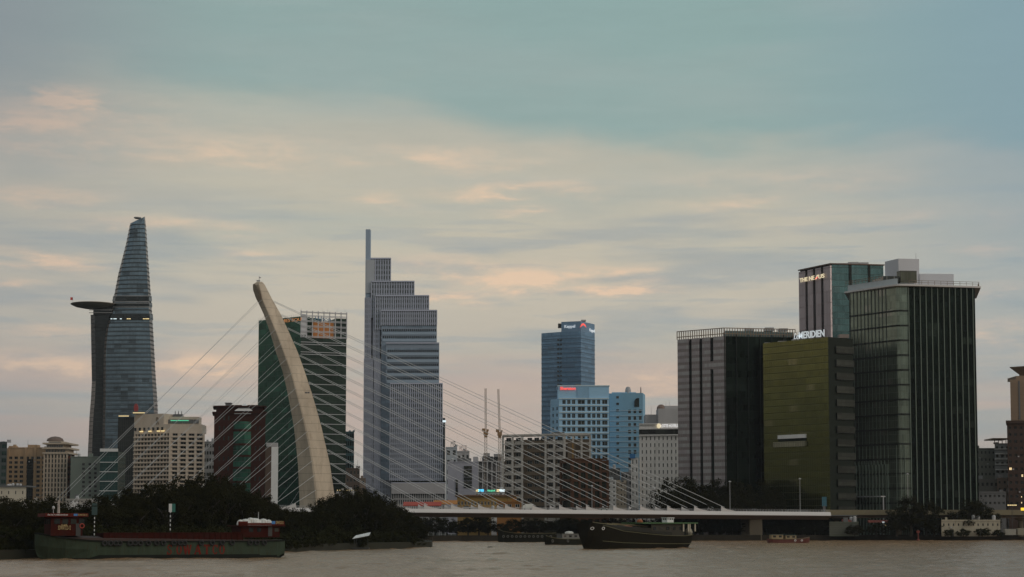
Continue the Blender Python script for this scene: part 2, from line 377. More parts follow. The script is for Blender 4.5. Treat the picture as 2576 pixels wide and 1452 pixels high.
# ------------------------------------------------------------------ shared materials
M_CONC = mat('bridge_concrete', (.54, .45, .35), .85, .45, .16, grime=(.36, .28, .205), joints=4.2)
M_FASC = mat('painted_fascia', (.62, .60, .60), .6, .1, .05)
M_GIRD = mat('girder_underside', (.10, .07, .05), .8)
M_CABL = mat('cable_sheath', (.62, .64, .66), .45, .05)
M_WHITE = mat('white_paint', (.72, .72, .72), .6, .12, .15)
M_GREY = mat('grey_render', (.42, .41, .42), .8, .2, .12)
M_DGREY = mat('dark_grey_render', (.14, .14, .145), .8, .2, .12)
M_DARK = mat('dark_metal', (.035, .035, .035), .5, .2)
M_STEEL = mat('galvanised_steel', (.45, .45, .46), .45, .15)
M_ASPH = mat('asphalt', (.05, .05, .05), .9)
M_BLACK = mat('black_rubber', (.015, .015, .015), .8)
# ------------------------------------------------------------------ setting: water and land
def water():
    m = bpy.data.materials.new('river_water'); m.use_nodes = True
    t = NT(m.node_tree); b = t.n['Principled BSDF']
    g = t.new('ShaderNodeNewGeometry'); x, y, z = t.sep(g.outputs['Position'])
    n0 = t.noise(t.vec(t.m('MULTIPLY', x, .02), t.m('MULTIPLY', y, .006)), 1.0, 5, .6)
    b.inputs['Base Color'].default_value = (.2, .16, .12, 1)
    t.l.new(t.mix(n0, (.26, .155, .085, 1), (.33, .205, .115, 1)), b.inputs['Base Color'])
    b.inputs['Roughness'].default_value = .22; b.inputs['IOR'].default_value = 1.33
    big = t.noise(t.vec(t.m('MULTIPLY', x, .06), t.m('MULTIPLY', y, .05)), 1.0, 5, .62, .5)
    mid = t.noise(t.vec(t.m('MULTIPLY', x, .40), t.m('MULTIPLY', y, .22)), 1.0, 6, .68, .3)
    gust = t.noise(t.vec(t.m('MULTIPLY', x, .012), t.m('MULTIPLY', y, .035)), 1.0, 4, .6, .6)
    h = t.m('MULTIPLY', t.m('ADD', t.m('MULTIPLY', big, 4.0), t.m('MULTIPLY', mid, 2.6)), t.m('ADD', .55, gust))
    bp = t.new('ShaderNodeBump'); bp.inputs['Strength'].default_value = .6; bp.inputs['Distance'].default_value = .6
    t.l.new(h, bp.inputs['Height']); t.l.new(bp.outputs[0], b.inputs['Normal'])
    from mathutils import noise as mn
    ys = [230.0]
    while ys[-1] < 1010: ys.append(ys[-1] + 1.1 * (ys[-1] / 280) ** .8)
    NX = 300; V = []
    for j, y in enumerate(ys):
        for i in range(NX + 1):
            x = (i / NX - .5) * 2 * (.31 * y + 25)
            f = min(1, min(i, NX - i) / 6, j / 6, (len(ys) - 1 - j) / 6)
            p = Vector((x * .11, y * .16, 0)); q = Vector((x * .33, y * .42, 7.0)); r = Vector((x * .02, y * .05, 3.0))
            V.append(Vector((x, y, f * (.58 * mn.noise(p) + .32 * mn.noise(q)) * (.75 + .9 * mn.noise(r)))))
    mb = MB(); me = bpy.data.meshes.new('river_water'); F = []
    for j in range(len(ys) - 1):
        for i in range(NX):
            k = j * (NX + 1) + i; F.append((k, k + 1, k + NX + 2, k + NX + 1))
    n = len(V); V += [Vector(p) for p in ((-3000, -400, 0), (3000, -400, 0), (3000, 1500, 0), (-3000, 1500, 0))]
    L0, R0, R1, L1 = 0, NX, n - 1, n - 1 - NX
    F += [(n, n + 1, R0, L0), (n + 1, n + 2, R1, R0), (n + 2, n + 3, L1, R1), (n + 3, n, L0, L1)]
    # the straight rims of the rippled sheet are flat, so the outer faces meet them without a gap
    me.from_pydata(V, [], F); me.materials.append(m); me.polygons.foreach_set('use_smooth', [True] * len(F))
    o = bpy.data.objects.new('river_water', me); COL.objects.link(o); BASE[o.name] = Vector()
    o['kind'] = 'structure'
water()
M_EARTH = mat('earth', (.022, .021, .011), .95, .4, .1)
M_QUAY = mat('quay_stone', (.028, .024, .018), .95, .35, .3, spec=.1)
BANK = [AT(-700, 1412), AT(-120, 1409), AT(120, 1405.5), AT(420, 1399), AT(700, 1390), AT(900, 1383), AT(1085, 1378.5), AT(1088, 1374.5), AT(1000, 1370), AT(980, 1362.5), AT(1160, 1361.6), AT(1700, 1360.6), AT(2300, 1359.4), AT(2700, 1358.8), AT(3400, 1358.5)]
bank2 = [V2(p) for p in BANK]
def ground():
    mb = MB(); out = bank2 + [Vector((3000, bank2[-1].y)), Vector((3000, 5000)), Vector((-3000, 5000)), Vector((-3000, bank2[0].y))]
    mb.prism(out, -2.5, 2.2, 0)
    o = mb.build('ground', M_EARTH); o['kind'] = 'structure'
    q = MB()                                     # capping of the far quay
    for a, b in zip(bank2[9:], bank2[10:]):
        e = edge(a, b); a2, b2 = a + e[2] * .5, b + e[2] * .5
        q.prism([a2, b2, b - e[2] * 1.5, a - e[2] * 1.5], -2.0, 2.9)
    o = q.build('quay_edge', M_QUAY); o['kind'] = 'structure'
ground()
# ------------------------------------------------------------------ the cable-stayed bridge
def bridge():
    br = thing('cable_stayed_bridge', 'pale cable stayed bridge with one curved leaning concrete pylon over the river', 'bridge', (-98, 925, 2.2))
    A0, A1 = P(-150, 1270, 874), P(2090, 1288, 948)         # near top edge of the fascia
    zL = 17.6
    def near(u):                                     # deck edge at photograph column u
        k0, k1 = V2(A0), V2(A1); d = k1 - k0; s = (u - CXP) / FPX / CP * 1.0
        # X = s' * Y with s' from the horizon row
        r = ray(u, 1280); q = r.x / r.y
        t = (q * k0.y - k0.x) / (d.x - q * d.y); p = k0 + d * t
        return Vector((p.x, p.y, zL + (14.75 - zL) * t))
    dv = (V2(A1) - V2(A0)).normalized(); nb = Vector((-dv.y, dv.x)); WD = 27.0
    def off(p, d, dz=0): return Vector((p.x + nb.x * d, p.y + nb.y * d, p.z + dz))
    us = [-150 + i * (2090 + 150) / 40 for i in range(41)]
    ln = [near(u) for u in us]
    deck = MB(); deck.loft([[off(p, 1.2, -.9), off(p, 1.2, -.15), off(p, WD - 1.2, -.15), off(p, WD - 1.2, -.9)] for p in ln])
    deck.build('deck', M_ASPH, br)
    for s in (0, 1):                                 # fascia: a sloping pale edge beam on either side
        f = MB()
        prof = [(.0, -2.15), (-.5, -1.9), (0.55, 0), (1.15, 0), (1.15, -2.15)]
        f.loft([[off(p, d if s == 0 else WD - d, z) for d, z in prof] for p in ln])
        f.build('edge_beam', M_FASC, br)
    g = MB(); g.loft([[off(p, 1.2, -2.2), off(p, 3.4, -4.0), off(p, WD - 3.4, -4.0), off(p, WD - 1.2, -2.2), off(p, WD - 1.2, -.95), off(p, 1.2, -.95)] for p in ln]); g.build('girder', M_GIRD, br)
    for d in (1.5, WD - 1.5):                        # railing
        r = MB()
        for a, b in zip(ln, ln[1:]):
            for h in (.55, 1.1): r.bar(off(a, d, h), off(b, d, h), .08, .08)
            for k in range(8): q = a.lerp(b, k / 8); r.bar(off(q, d, 0), off(q, d, 1.1), .07, .07)
        r.build('railing', M_STEEL, br)
    # pylon: measured outline (row, left edge, front ridge, right edge)
    rows = [(709, 646, 653, 660), (716, 634, 652, 667), (731, 634.5, 656, 675), (755, 645, 661, 688), (791, 662, 676, 709), (838, 678, 696, 731), (886, 692, 714, 752), (933, 708, 731, 769), (984, 720, 745, 786),
            (1027, 728, 757, 799), (1074, 736, 768, 812), (1130, 742, 780, 825), (1169, 745.5, 787, 834), (1250, 748.5, 796, 846), (1300, 749.5, 800, 852), (1340, 750, 803, 856)]
    def ring(v, l, r, q, D):
        th = (q - l) / FPX * D
        a, b, c = P(l, v, D - .5), P(r, v, D - th * .42), P(q, v, D + .8)
        e = P((l + q) / 2 + (q - l) * .12, v, D + th * .42)
        def bev(m, n_, w): return m.lerp(n_, w)
        return [a.lerp(e, .18), a.lerp(b, .10), b.lerp(a, .05), b.lerp(c, .05), c.lerp(b, .08), c.lerp(e, .18), e]
    D0 = 922.0
    rings = [ring(v, l, r, q, D0) for v, l, r, q in reversed(rows)]
    py = MB(); py.loft(rings, sm=False); pyo = py.build('pylon', M_CONC, br)
    # sunk oval in the sloping head
    ov = MB(); ctr = P(650, 733, D0 - 4.5); ov.lathe((0, 0, 0), [(0.01, .0), (1.0, 0)], 18)
    dirn = (rings[-4][1] - rings[-2][1]).normalized()
    cx, cyv = P(645, 738, D0 - 2.9), None
    mm = MB(); pts = []
    for k in range(20):
        an = 2 * math.pi * k / 20; q = P(645.5 + 6.0 * math.cos(an) + (math.sin(an)) * 6.5, 738 + 24 * math.sin(an), D0 - 1.0 - .42 * (math.cos(an) * 3.2 + 3.4))
        pts.append(q)
    mm.face(pts); mm.face([p + Vector((0, .5, 0)) for p in pts][::-1])
    for k in range(20): mm.face([pts[(k + 1) % 20], pts[k], pts[k] + Vector((0, .5, 0)), pts[(k + 1) % 20] + Vector((0, .5, 0))])
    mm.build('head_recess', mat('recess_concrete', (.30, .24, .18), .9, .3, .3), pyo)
    tp = P(652, 708, D0); bx = MB(); bx.tube([tp, tp + Vector((0, 0, 2.6))], .16, 6); bx.box(tp + Vector((-.4, 0, .3)), (1.8, 1.2, .6)); bx.bar(tp + Vector((-.1, 0, 1.9)), tp + Vector((.9, 0, 1.9)), .2, .5); bx.build('beacon', M_STEEL, pyo)
    hz = MB()
    for u, v in ((774, 988), (780, 988)):
        p = P(u - 4, v, D0 - 6.2); hz.box(p, (.9, 1.4, .7))
    hz.build('access_hatch', M_DGREY, pyo)
    lev = [(658, 755), (676, 792), (693, 829), (708, 865), (722, 902), (734, 939), (745, 976), (755, 1013), (765, 1050), (773, 1086), (780, 1122), (786, 1159), (791, 1196), (795, 1233)]
    def right_edge(v):
        for (v0, _, _, q0), (v1, _, _, q1) in zip(rows, rows[1:]):
            if v0 <= v <= v1: return q0 + (q1 - q0) * (v - v0) / (v1 - v0)
    def left_edge(v):
        for (v0, q0, _, _), (v1, q1, _, _) in zip(rows, rows[1:]):
            if v0 <= v <= v1: return q0 + (q1 - q0) * (v - v0) / (v1 - v0)
    fin = None
    for i, (u, v) in enumerate(lev):
        ua = 735 - 46.5 * (13 - i); na = off(near(ua), 1.0, 1.3); fa = off(near(ua), WD - 1.0, 1.3)
        tip = P(u, v, D0 - 6.0 + .0 * i)
        th = (right_edge(v) - left_edge(v)) / FPX * D0
        tip = P(u, v, D0 - th * .42 - .15); tipf = P(left_edge(v) + 4, v + 3, D0 + 2.0)
        um = 940 + 68.0 * (13 - i); nm = off(near(um), 1.0, 1.9); fm = off(near(um + 6), WD - 1.0, 1.9)
        vr = 757 + 34.0 * i; er = right_edge(vr); rt = P(er - 1.0, vr, D0 - .2); rf = P(er - 2.5, vr + 2, D0 + 2.4)
        for a, b, rd in ((tip, na, .08), (tipf, fa, .08), (rt, nm, .12), (rf, fm, .12)):
            c = MB(); c.tube([a, b], rd, 6); c.build('stay_cable', M_CABL, br)
        for q, sgn, d in ((um, 1, .9), (um, 1, WD - .9), (ua, -1, .9), (ua, -1, WD - .9)):   # shark-fin anchor blocks
            p = off(near(q), d, 0); dx = Vector((dv.x, dv.y, 0)) * sgn; ny = Vector((nb.x, nb.y, 0)) * .45
            pr = [p - dx * 1.9, p - dx * 1.7 + Vector((0, 0, 2.5)), p - dx * .6 + Vector((0, 0, 1.7)), p + dx * 1.4 + Vector((0, 0, .9)), p + dx * 5.2 + Vector((0, 0, .12)), p + dx * 5.2 - Vector((0, 0, .3)), p - dx * 1.9 - Vector((0, 0, .3))]
            f = MB(); f.face([x - ny for x in pr][::1] if sgn > 0 else [x - ny for x in pr][::-1]); f.face([x + ny for x in pr][::-1] if sgn > 0 else [x + ny for x in pr])
            for k in range(len(pr)): a_, b_ = pr[k], pr[(k + 1) % len(pr)]; f.face([a_ + ny, b_ + ny, b_ - ny, a_ - ny])
            f.build('anchor_fin', M_FASC, br)
    for u, w in ((1910, 7.0),):                      # pier by the far bank
        c = off(near(u), 6, 0); c2 = off(near(u), 20, 0)
        for q in (c, c2):
            p = MB(); p.prism([(q.x - w / 2, q.y - 1.5), (q.x + w / 2 - .8, q.y - 2.2), (q.x + w / 2, q.y + 1.5), (q.x - w / 2, q.y + 2.2)], -3, q.z - 4.0); p.build('pier', mat('pier_concrete', (.13, .11, .08), .9, .3, .2), br)
    return near, off, WD
near, off, WD = bridge()
def viaduct():
    vd = thing('elevated_road', 'long beige elevated road running right from the bridge before the towers', 'road bridge', (180, 960, 2.2))
    a = P(2075, 1286, 958); b = P(2760, 1283, 962); d = (b - a).normalized(); n = Vector((-d.y, d.x, 0)).normalized() * 12
    z0 = CAMZ + (HOR - 1296) / FPX * 960; z1 = CAMZ + (HOR - 1283) / FPX * 960
    poly = [(a.x, a.y), (b.x, b.y), (b.x + n.x, b.y + n.y), (a.x + n.x, a.y + n.y)]
    m = MB(); m.prism(poly, z0, z1); m.build('parapet', mat('viaduct_concrete', (.20, .17, .11), .9, .25, .15), vd)
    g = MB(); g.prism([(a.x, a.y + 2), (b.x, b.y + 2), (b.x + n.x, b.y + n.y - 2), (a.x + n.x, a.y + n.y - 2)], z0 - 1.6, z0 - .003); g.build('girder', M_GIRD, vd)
    for t in (.05, .28, .5, .73, .95):
        p = a.lerp(b, t) + n * .5; c = MB(); c.lathe((p.x, p.y, 0), [(1.5, 2.0), (1.3, z0 - 3.0), (3.4, z0 - 1.65)], 12); c.build('column', mat('pier_concrete', (.24, .20, .15)), vd)
    t = MB(); q = P(2112, 1297, 956); t.box((q.x, q.y, q.z), (18, 2, .5)); t.box((q.x - 8, q.y, q.z + 2.5), (1.2, 1.5, 5)); t.build('end_bracket', M_DGREY, vd)
viaduct()
# street lamps and traffic on the deck
def lamp(u, vtop, Y, zb, label):
    p = P(u, vtop, Y); t = thing('street_lamp', label, 'street lamp', (p.x, p.y, zb), 'lamps along the bridge road')
    m = MB(); m.tube([(p.x, p.y, zb), (p.x, p.y, p.z)], [.16, .10], 6); m.build('pole', M_STEEL, t)
    h = MB(); h.lathe((p.x, p.y, p.z - .2), [(.05, 0), (.75, .1), (.6, .4), (.05, .75)], 10); h.build('lamp_head', M_STEEL, t)
zd = lambda u: near(u).z
lamp(1489, 1223, near(1489).y + 14, zd(1489), 'tall lamp on the bridge deck in front of the brown glass block')
lamp(1836, 1212, near(1836).y + 14, zd(1836), 'tall lamp on the bridge deck in front of the black glass flank')
lamp(2012, 1205, near(2012).y + 14, zd(2012), 'tall lamp on the bridge deck in front of the olive glass hotel')
lamp(2283, 1193, 962, 14.5, 'tall lamp in front of the largest tower at right')
lamp(1645, 1229, near(1645).y + 18, zd(1645), 'thin lamp on the bridge deck in front of the white hotel')
def vehicle(kind, label, cat, u, Y, zb, L, W, H, col, cab=None, lit=None, group='vehicles crossing the bridge'):
    p = P(u, HOR, Y); t = thing(kind, label, cat, (p.x, p.y, zb), group); x, y = p.x, p.y
    body = mat(kind + '_paint_%d' % u, col, .35, .05)
    b = MB()
    if cat == 'car':
        for (x0, x1, z0, z1, ins) in ((-L / 2, L / 2, .35, H * .58, 0),):
            b.loft([[Vector((x + s * (x0 if q in (0, 3) else x1), y + (W / 2 - i_) * (-1 if q < 2 else 1), zb + z)) for q in range(4)] for z, s, i_ in ((.3, .97, .05), (H * .35, 1, 0), (H * .58, .97, .05))])
        b.build('body', body, t)
        c = MB(); c.loft([[Vector((x + s0 if q in (0, 3) else x + s1, y + wy * (-1 if q < 2 else 1), zb + z)) for q in range(4)] for z, s0, s1, wy in ((H * .58, -L * .40, L * .28, W / 2 - .1), (H, -L * .26, L * .12, W / 2 - .25))]); c.build('cabin', M_DARK, t)
    else:
        b.box((x + L * .12, y, zb + .6 + (H - .6) / 2), (L * .76, W, H - .6)); b.build('cargo_box', body, t)
        c = MB(); c.loft([[Vector((x + s0 if q in (0, 3) else x - L * .28, y + (W / 2 - .05) * (-1 if q < 2 else 1), zb + z)) for q in range(4)] for z, s0 in ((.5, -L * .5), (H * .5, -L * .5), (H * .85, -L * .42))]); c.build('cab', cab or body, t)
    for dx in (-L * .32, L * .30):
        for dy in (-W / 2 + .05, W / 2 - .05):
            w = MB(); w.loft([[Vector((x + dx + .34 * math.cos(2 * math.pi * k / 12), y + dy + e, zb + .34 + .34 * math.sin(2 * math.pi * k / 12))) for k in range(12)] for e in (-.12, .12)]); w.build('wheel', M_BLACK, t)
    if lit:
        l = MB(); l.box((x + L / 2 + .02 if lit > 0 else x - L / 2 - .02, y - W * .3, zb + .8), (.08, .4, .25)); l.build('tail_light', mat('tail_lamp', (.5, .02, .02), .4, 0, 1, emit=(1, .08, .06), estr=3), t)
    return t
for u, kind, label, cat, dims, col, lit in (
        (1328, 'box_truck', 'small truck with a bright white box on the bridge deck', 'truck', (5.2, 2.2, 3.0), (.8, .8, .76), None),
        (1520, 'parked_car', 'pale car on the bridge deck in front of the brown glass block', 'car', (4.6, 1.8, 1.6), (.45, .5, .47), None),
        (1440, 'parked_car', 'dark car on the bridge deck before the grey concrete frame block', 'car', (4.4, 1.8, 1.5), (.05, .05, .06), None),
        (1752, 'parked_car', 'dark car with red tail light on the bridge by the big tree', 'car', (4.4, 1.8, 1.5), (.04, .04, .05), 1),
        (1175, 'parked_car', 'white car on the bridge deck in front of the yellow market hall', 'car', (4.8, 1.9, 1.8), (.55, .55, .55), None),
        (1596, 'parked_car', 'dark grey car on the bridge deck in front of the white hotel wing', 'car', (4.5, 1.8, 1.6), (.10, .10, .11), None),
        (1900, 'parked_car', 'black car on the bridge deck below the left edge of the olive glass hotel', 'car', (4.5, 1.8, 1.6), (.02, .02, .025), None),
        (1101, 'parked_car', 'light grey car on the bridge deck below the stepped tower', 'car', (4.5, 1.8, 1.5), (.5, .5, .5), None)):
    q = near(u); vehicle(kind, label, cat, u, q.y + 6, q.z - .15, *dims, col, lit=lit)
# ------------------------------------------------------------------ trees
def leaf_mat(name, c):
    m = bpy.data.materials.new(name); m.use_nodes = True; t = NT(m.node_tree); b = t.n['Principled BSDF']
    g = t.new('ShaderNodeNewGeometry'); n = t.noise(g.outputs['Position'], .35, 3, .6); r = g.outputs['Random Per Island']
    k = t.m('ADD', .35, t.m('MULTIPLY', t.m('ADD', n, r), .65))
    t.l.new(t.mix(1.0, (c[0], c[1], c[2], 1), t.vec(k, k, k), 'MULTIPLY'), b.inputs['Base Color'])
    b.inputs['Roughness'].default_value = .75; b.inputs['Specular IOR Level'].default_value = 0.0
    return m
M_LEAF = leaf_mat('dark_foliage', (.021, .020, .008)); M_LEAF2 = leaf_mat('olive_foliage', (.025, .026, .010))
M_BARK = mat('bark', (.035, .028, .02), .9)
def crown_mesh(name, seed, n_cl, n_leaf, squash, leaf, m, kind='round'):
    r = random.Random(seed); vs = []; fs = []
    for i in range(n_cl):
        a = r.uniform(0, 2 * math.pi); h = r.uniform(-.8, 1.0)
        if kind == 'column': rad = (1 - abs(h) ** 2.2) ** .5 * .38 * r.uniform(.4, 1)
        else: rad = math.sqrt(max(0, 1 - h * h * (.9 if h > 0 else .5))) * r.uniform(.35, 1.05)
        c = Vector((rad * math.cos(a), rad * math.sin(a), h * squash * r.uniform(.75, 1.2))); cr = r.uniform(.13, .32)
        for k in range(n_leaf):
            d = Vector((r.gauss(0, 1), r.gauss(0, 1), r.gauss(0, .75))).normalized() * cr * (r.random() ** .4)
            p = c + d; nrm = (d.normalized() + Vector((r.gauss(0, .5), r.gauss(0, .5), r.gauss(0, .5) + .3))).normalized()
            t = nrm.orthogonal().normalized(); t.rotate(Matrix.Rotation(r.uniform(0, 6.28), 3, nrm)); b = nrm.cross(t)
            s = leaf * r.uniform(.6, 1.3); j = len(vs)
            vs += [p - t * s, p + b * s * .5, p + t * s, p - b * s * .5]; fs.append((j, j + 1, j + 2, j + 3))
    me = bpy.data.meshes.new(name); me.from_pydata(vs, [], fs); me.materials.append(m); return me
def trunk_mesh(seed):
    r = random.Random(seed); b = MB()
    b.tube([(0, 0, 0), (.03, 0, .35), (.0, .03, .7)], [.06, .045, .03], 7)
    for k in range(6):
        a = k * 1.05 + r.uniform(-.3, .3); h = r.uniform(.3, .6)
        b.tube([(.02, 0, h), (.14 * math.cos(a), .14 * math.sin(a), h + .16), (.32 * math.cos(a), .32 * math.sin(a), h + .3)], [.03, .02, .008], 5)
    me = bpy.data.meshes.new('trunk'); me.from_pydata(b.v, [], b.f); me.materials.append(M_BARK); return me
CROWNS = {'round': [crown_mesh('crown', 11 + i, 85, 75, .9, .050, M_LEAF) for i in range(4)],
          'bush': [crown_mesh('bush', 31 + i, 60, 60, .75, .07, M_LEAF2) for i in range(2)],
          'column': [crown_mesh('column', 41, 70, 50, 1.0, .045, M_LEAF, 'column')]}
TRUNKS = [trunk_mesh(3), trunk_mesh(4)]
TR = random.Random(5)
def tree(u, vtop, Y, label, group, w=None, kind='round', zb=2.2, name='leafy_tree', cat='tree'):
    top = P(u, vtop, Y); H = top.z - zb
    if H < 1.2: return None
    t = thing(name, label, cat, (top.x, top.y, zb), group)
    t.rotation_euler = (0, 0, TR.uniform(0, 6.28))
    me = TR.choice(CROWNS[kind]); c = bpy.data.objects.new('crown', me); COL.objects.link(c); c.parent = t
    if kind == 'bush':
        rz = H / 1.5; c.location = (0, 0, H * .46); rw = w or H * .62; c.scale = (rw, rw * .8, rz * .85)
    else:
        rz = H * .42; rw = w or H * .40; c.location = (0, 0, H - rz * 1.02); c.scale = (rw, rw * TR.uniform(.85, 1.1), rz * 1.05)
    k = bpy.data.objects.new('trunk', TR.choice(TRUNKS)); COL.objects.link(k); k.parent = t; k.scale = (H * .8, H * .8, H * .95)
    return t
def profile(pts, u):
    for (a, va), (b, vb) in zip(pts, pts[1:]):
        if a <= u <= b: return va + (vb - va) * (u - a) / (b - a)
    return pts[-1][1]
LB = [(-60, 1262), (0, 1266), (40, 1260), (75, 1264), (120, 1262), (165, 1266), (200, 1284), (235, 1278), (255, 1256), (300, 1248), (345, 1238), (400, 1222), (440, 1214), (490, 1207), (545, 1203), (580, 1212), (620, 1236), (655, 1256), (700, 1274), (730, 1288), (765, 1282), (800, 1262), (850, 1250), (900, 1233), (940, 1236), (975, 1256), (1000, 1272), (1030, 1300), (1060, 1340), (1085, 1350)]
def bank_y(u):
    for a, b in zip(BANK[:7], BANK[1:7]):
        ua, ub = CXP + a.x / a.y * FPX, CXP + b.x / b.y * FPX
        if ua <= u <= ub: return a.y + (b.y - a.y) * (u - ua) / (ub - ua)
    return BANK[6].y
u = -40
while u < 1062:                                      # three staggered rows on the near-left bank
    by = bank_y(u); v = profile(LB, u)
    lab = 'dark leafy tree in the unbroken black tree mass on the left river bank'
    tree(u, v + TR.uniform(-5, 9), by + TR.uniform(55, 90), lab, 'trees massed on the left bank', w=TR.uniform(5.0, 7.0))
    tree(u + 11, v + TR.uniform(16, 30), by + TR.uniform(24, 45), lab, 'trees massed on the left bank', w=TR.uniform(4.5, 6))
    u += TR.uniform(19, 25)
u = -30
while u < 1080:                                      # low growth along the water's edge
    by = bank_y(u); v = max(profile(LB, u) + 40, 1322) + TR.uniform(-4, 14)
    if v < HOR + 40: tree(u, min(v, 1352), by + TR.uniform(4, 12), 'dark bush in the black growth at the foot of the left bank', 'bushes along the left bank', w=TR.uniform(3.5, 5.5), kind='bush', name='bank_bush', cat='bush', zb=.6)
    u += TR.uniform(15, 21)
for u, v, Y, w, lab in ((1700, 1212, 985, 13, 'broad dark tree, leftmost of the big trees behind the bridge deck'), (1745, 1216, 985, 13, 'broad dark tree behind the bridge, at the foot of the mauve panelled tower'),
                        (1790, 1220, 988, 13, 'broad dark tree behind the bridge, below the panelled tower corner'), (1850, 1216, 985, 13, 'broad dark tree behind the bridge, below the black glass flank'),
                        (1900, 1218, 985, 13, 'broad dark tree behind the bridge, left of the olive glass hotel'), (1940, 1222, 980, 9, 'broad dark tree behind the bridge, rightmost of the five before the olive hotel')):
    tree(u, v, Y, lab, 'big trees behind the bridge', w=w)
for u, v, Y, w, lab in ((2290, 1252, 948, 9, 'large round dark tree in front of the biggest tower, left one of its pair'), (2330, 1262, 950, 8, 'round dark tree tucked beside the large tree before the biggest tower'), (2440, 1262, 950, 10, 'large round dark tree behind the old white riverside building'), (2480, 1276, 952, 7, 'round dark tree at the right end behind the old riverside building'), (2255, 1280, 946, 6, 'smaller dark tree left of the large round tree by the quay'), (2350, 1312, 946, 5, 'low dark tree at the left end of the old riverside building'), (2205, 1318, 948, 5, 'low dark tree on the quay below the elevated road'), (2150, 1322, 948, 5, 'low dark tree on the quay by the end of the pale deck')):
    tree(u, v, Y, lab, 'trees on the right quay', w=w, name='leafy_tree')
for u, v, w, lab in ((2385, 1330, 2.8, 'small round bush in front of the old building door'), (2424, 1329, 3.6, 'round bush in front of the middle of the old building'), (2470, 1327, 4.2, 'largest round bush in front of the old building'), (2510, 1332, 4.2, 'round bush at the right end of the old building')):
    tree(u, v, 939, lab, 'bushes before the old riverside building', w=w, kind='bush', name='garden_bush', cat='bush')
for u in range(1690, 1970, 24): tree(u, 1252 + TR.uniform(-6, 6), 968, 'low dark tree under the big trees behind the bridge deck', 'low trees behind the bridge', w=6)
for u, v, w in ((1040, 1300, 6), (1065, 1304, 5), (1095, 1300, 7), (1125, 1306, 6), (1150, 1312, 5), (1178, 1302, 5), (1205, 1298, 6), (1228, 1304, 5), (1262, 1318, 5), (1290, 1308, 6), (1322, 1306, 6), (1352, 1308, 6), (1385, 1312, 6), (1420, 1318, 6), (1460, 1316, 6), (1500, 1318, 6), (1545, 1318, 6), (1590, 1316, 6), (1640, 1318, 6), (1690, 1318, 6), (1740, 1318, 6), (1800, 1318, 6), (1860, 1318, 6), (1960, 1318, 6), (2020, 1320, 6), (2080, 1322, 6)) + tuple((u, 1303 + (u * 7) % 9, 6.5) for u in range(1400, 2080, 26) if not 1890 < u < 1935):
    tree(u, v, 962 + TR.uniform(-6, 12), 'dark tree in the row on the far quay under the bridge deck', 'trees under the bridge', w=w)
# ------------------------------------------------------------------ buildings
Z0 = 2.2
def Z(v, D, u=1288): return P(u, v, D).z
def foot(L, C, Rr):
    l, c, r = V2(P(*L)), V2(P(*C)), V2(P(*Rr)); return [l, c, r, r + l - c]
def shell(root, poly, z0, z1, mats, edge_mi=None, name='facade', top=None):
    b = MB(); b.prism(poly, z0, z1, 0, top=top, edge_mi=edge_mi); return b.build(name, mats, root)
def bld(label, cat, c, name='office_tower', group=None): return thing(name, label, cat, (c.x, c.y, Z0), group)
def roof_box(root, u0, u1, vt, vb, D, depth, m, name='roof_plant', slab=None):
    a, b = P(u0, vt, D), P(u1, vt, D); zt, zb = a.z, P(u0, vb, D).z
    q = MB(); q.prism([(a.x, a.y), (b.x, b.y), (b.x, b.y + depth), (a.x, a.y + depth)], zb, zt)
    if slab: q.prism([(a.x - .4, a.y - .4), (b.x + .4, b.y - .4), (b.x + .4, b.y + depth + .4), (a.x - .4, a.y + depth + .4)], zt + .003, zt + .5, 0)
    return q.build(name, m, root)
def mast(root, u, vt, vb, D, m, r=.12, name='antenna'):
    a, b = P(u, vt, D), P(u, vb, D); q = MB(); q.tube([(a.x, a.y, b.z), a], [r, r * .6], 6); return q.build(name, m, root)
G_DARK = glass('window_glass', [(.03, .035, .035), (.05, .055, .05), (.02, .022, .022), (.09, .085, .075), (.035, .04, .04)])
G_GREEN = glass('green_window_glass', [(.02, .06, .05), (.03, .08, .065), (.015, .04, .035), (.05, .10, .085)])
M_FRAME = mat('window_frame', (.20, .20, .20), .5, .05)
M_ROOF = mat('roof_felt', (.20, .19, .18), .9)
SIGN_W = mat('sign_white', (.85, .87, .9), .5, 0, 1, emit=(.85, .95, 1.0), estr=.35)
SIGN_Y = mat('sign_warm', (.9, .8, .55), .5, 0, 1, emit=(1, .84, .55), estr=.55)
SIGN_R = mat('sign_red', (.8, .1, .08), .5, 0, 1, emit=(1, .12, .10), estr=.9)
SIGN_O = mat('sign_orange', (.7, .3, .12), .5, 0, 1, emit=(1, .42, .15), estr=.25)
SIGN_B = mat('sign_blue', (.06, .16, .30), .5, 0, 1)
LITW = mat('warm_light', (.9, .8, .5), .5, 0, 1, emit=(1, .75, .35), estr=.75)
LITC = mat('cold_light', (.8, .95, 1), .5, 0, 1, emit=(.8, .95, 1), estr=.8)
LITB = mat('cyan_light', (.1, .6, .9), .5, 0, 1, emit=(.1, .6, 1), estr=1.0)
LITG = mat('green_light', (.1, .7, .4), .5, 0, 1, emit=(.15, .8, .45), estr=.6)
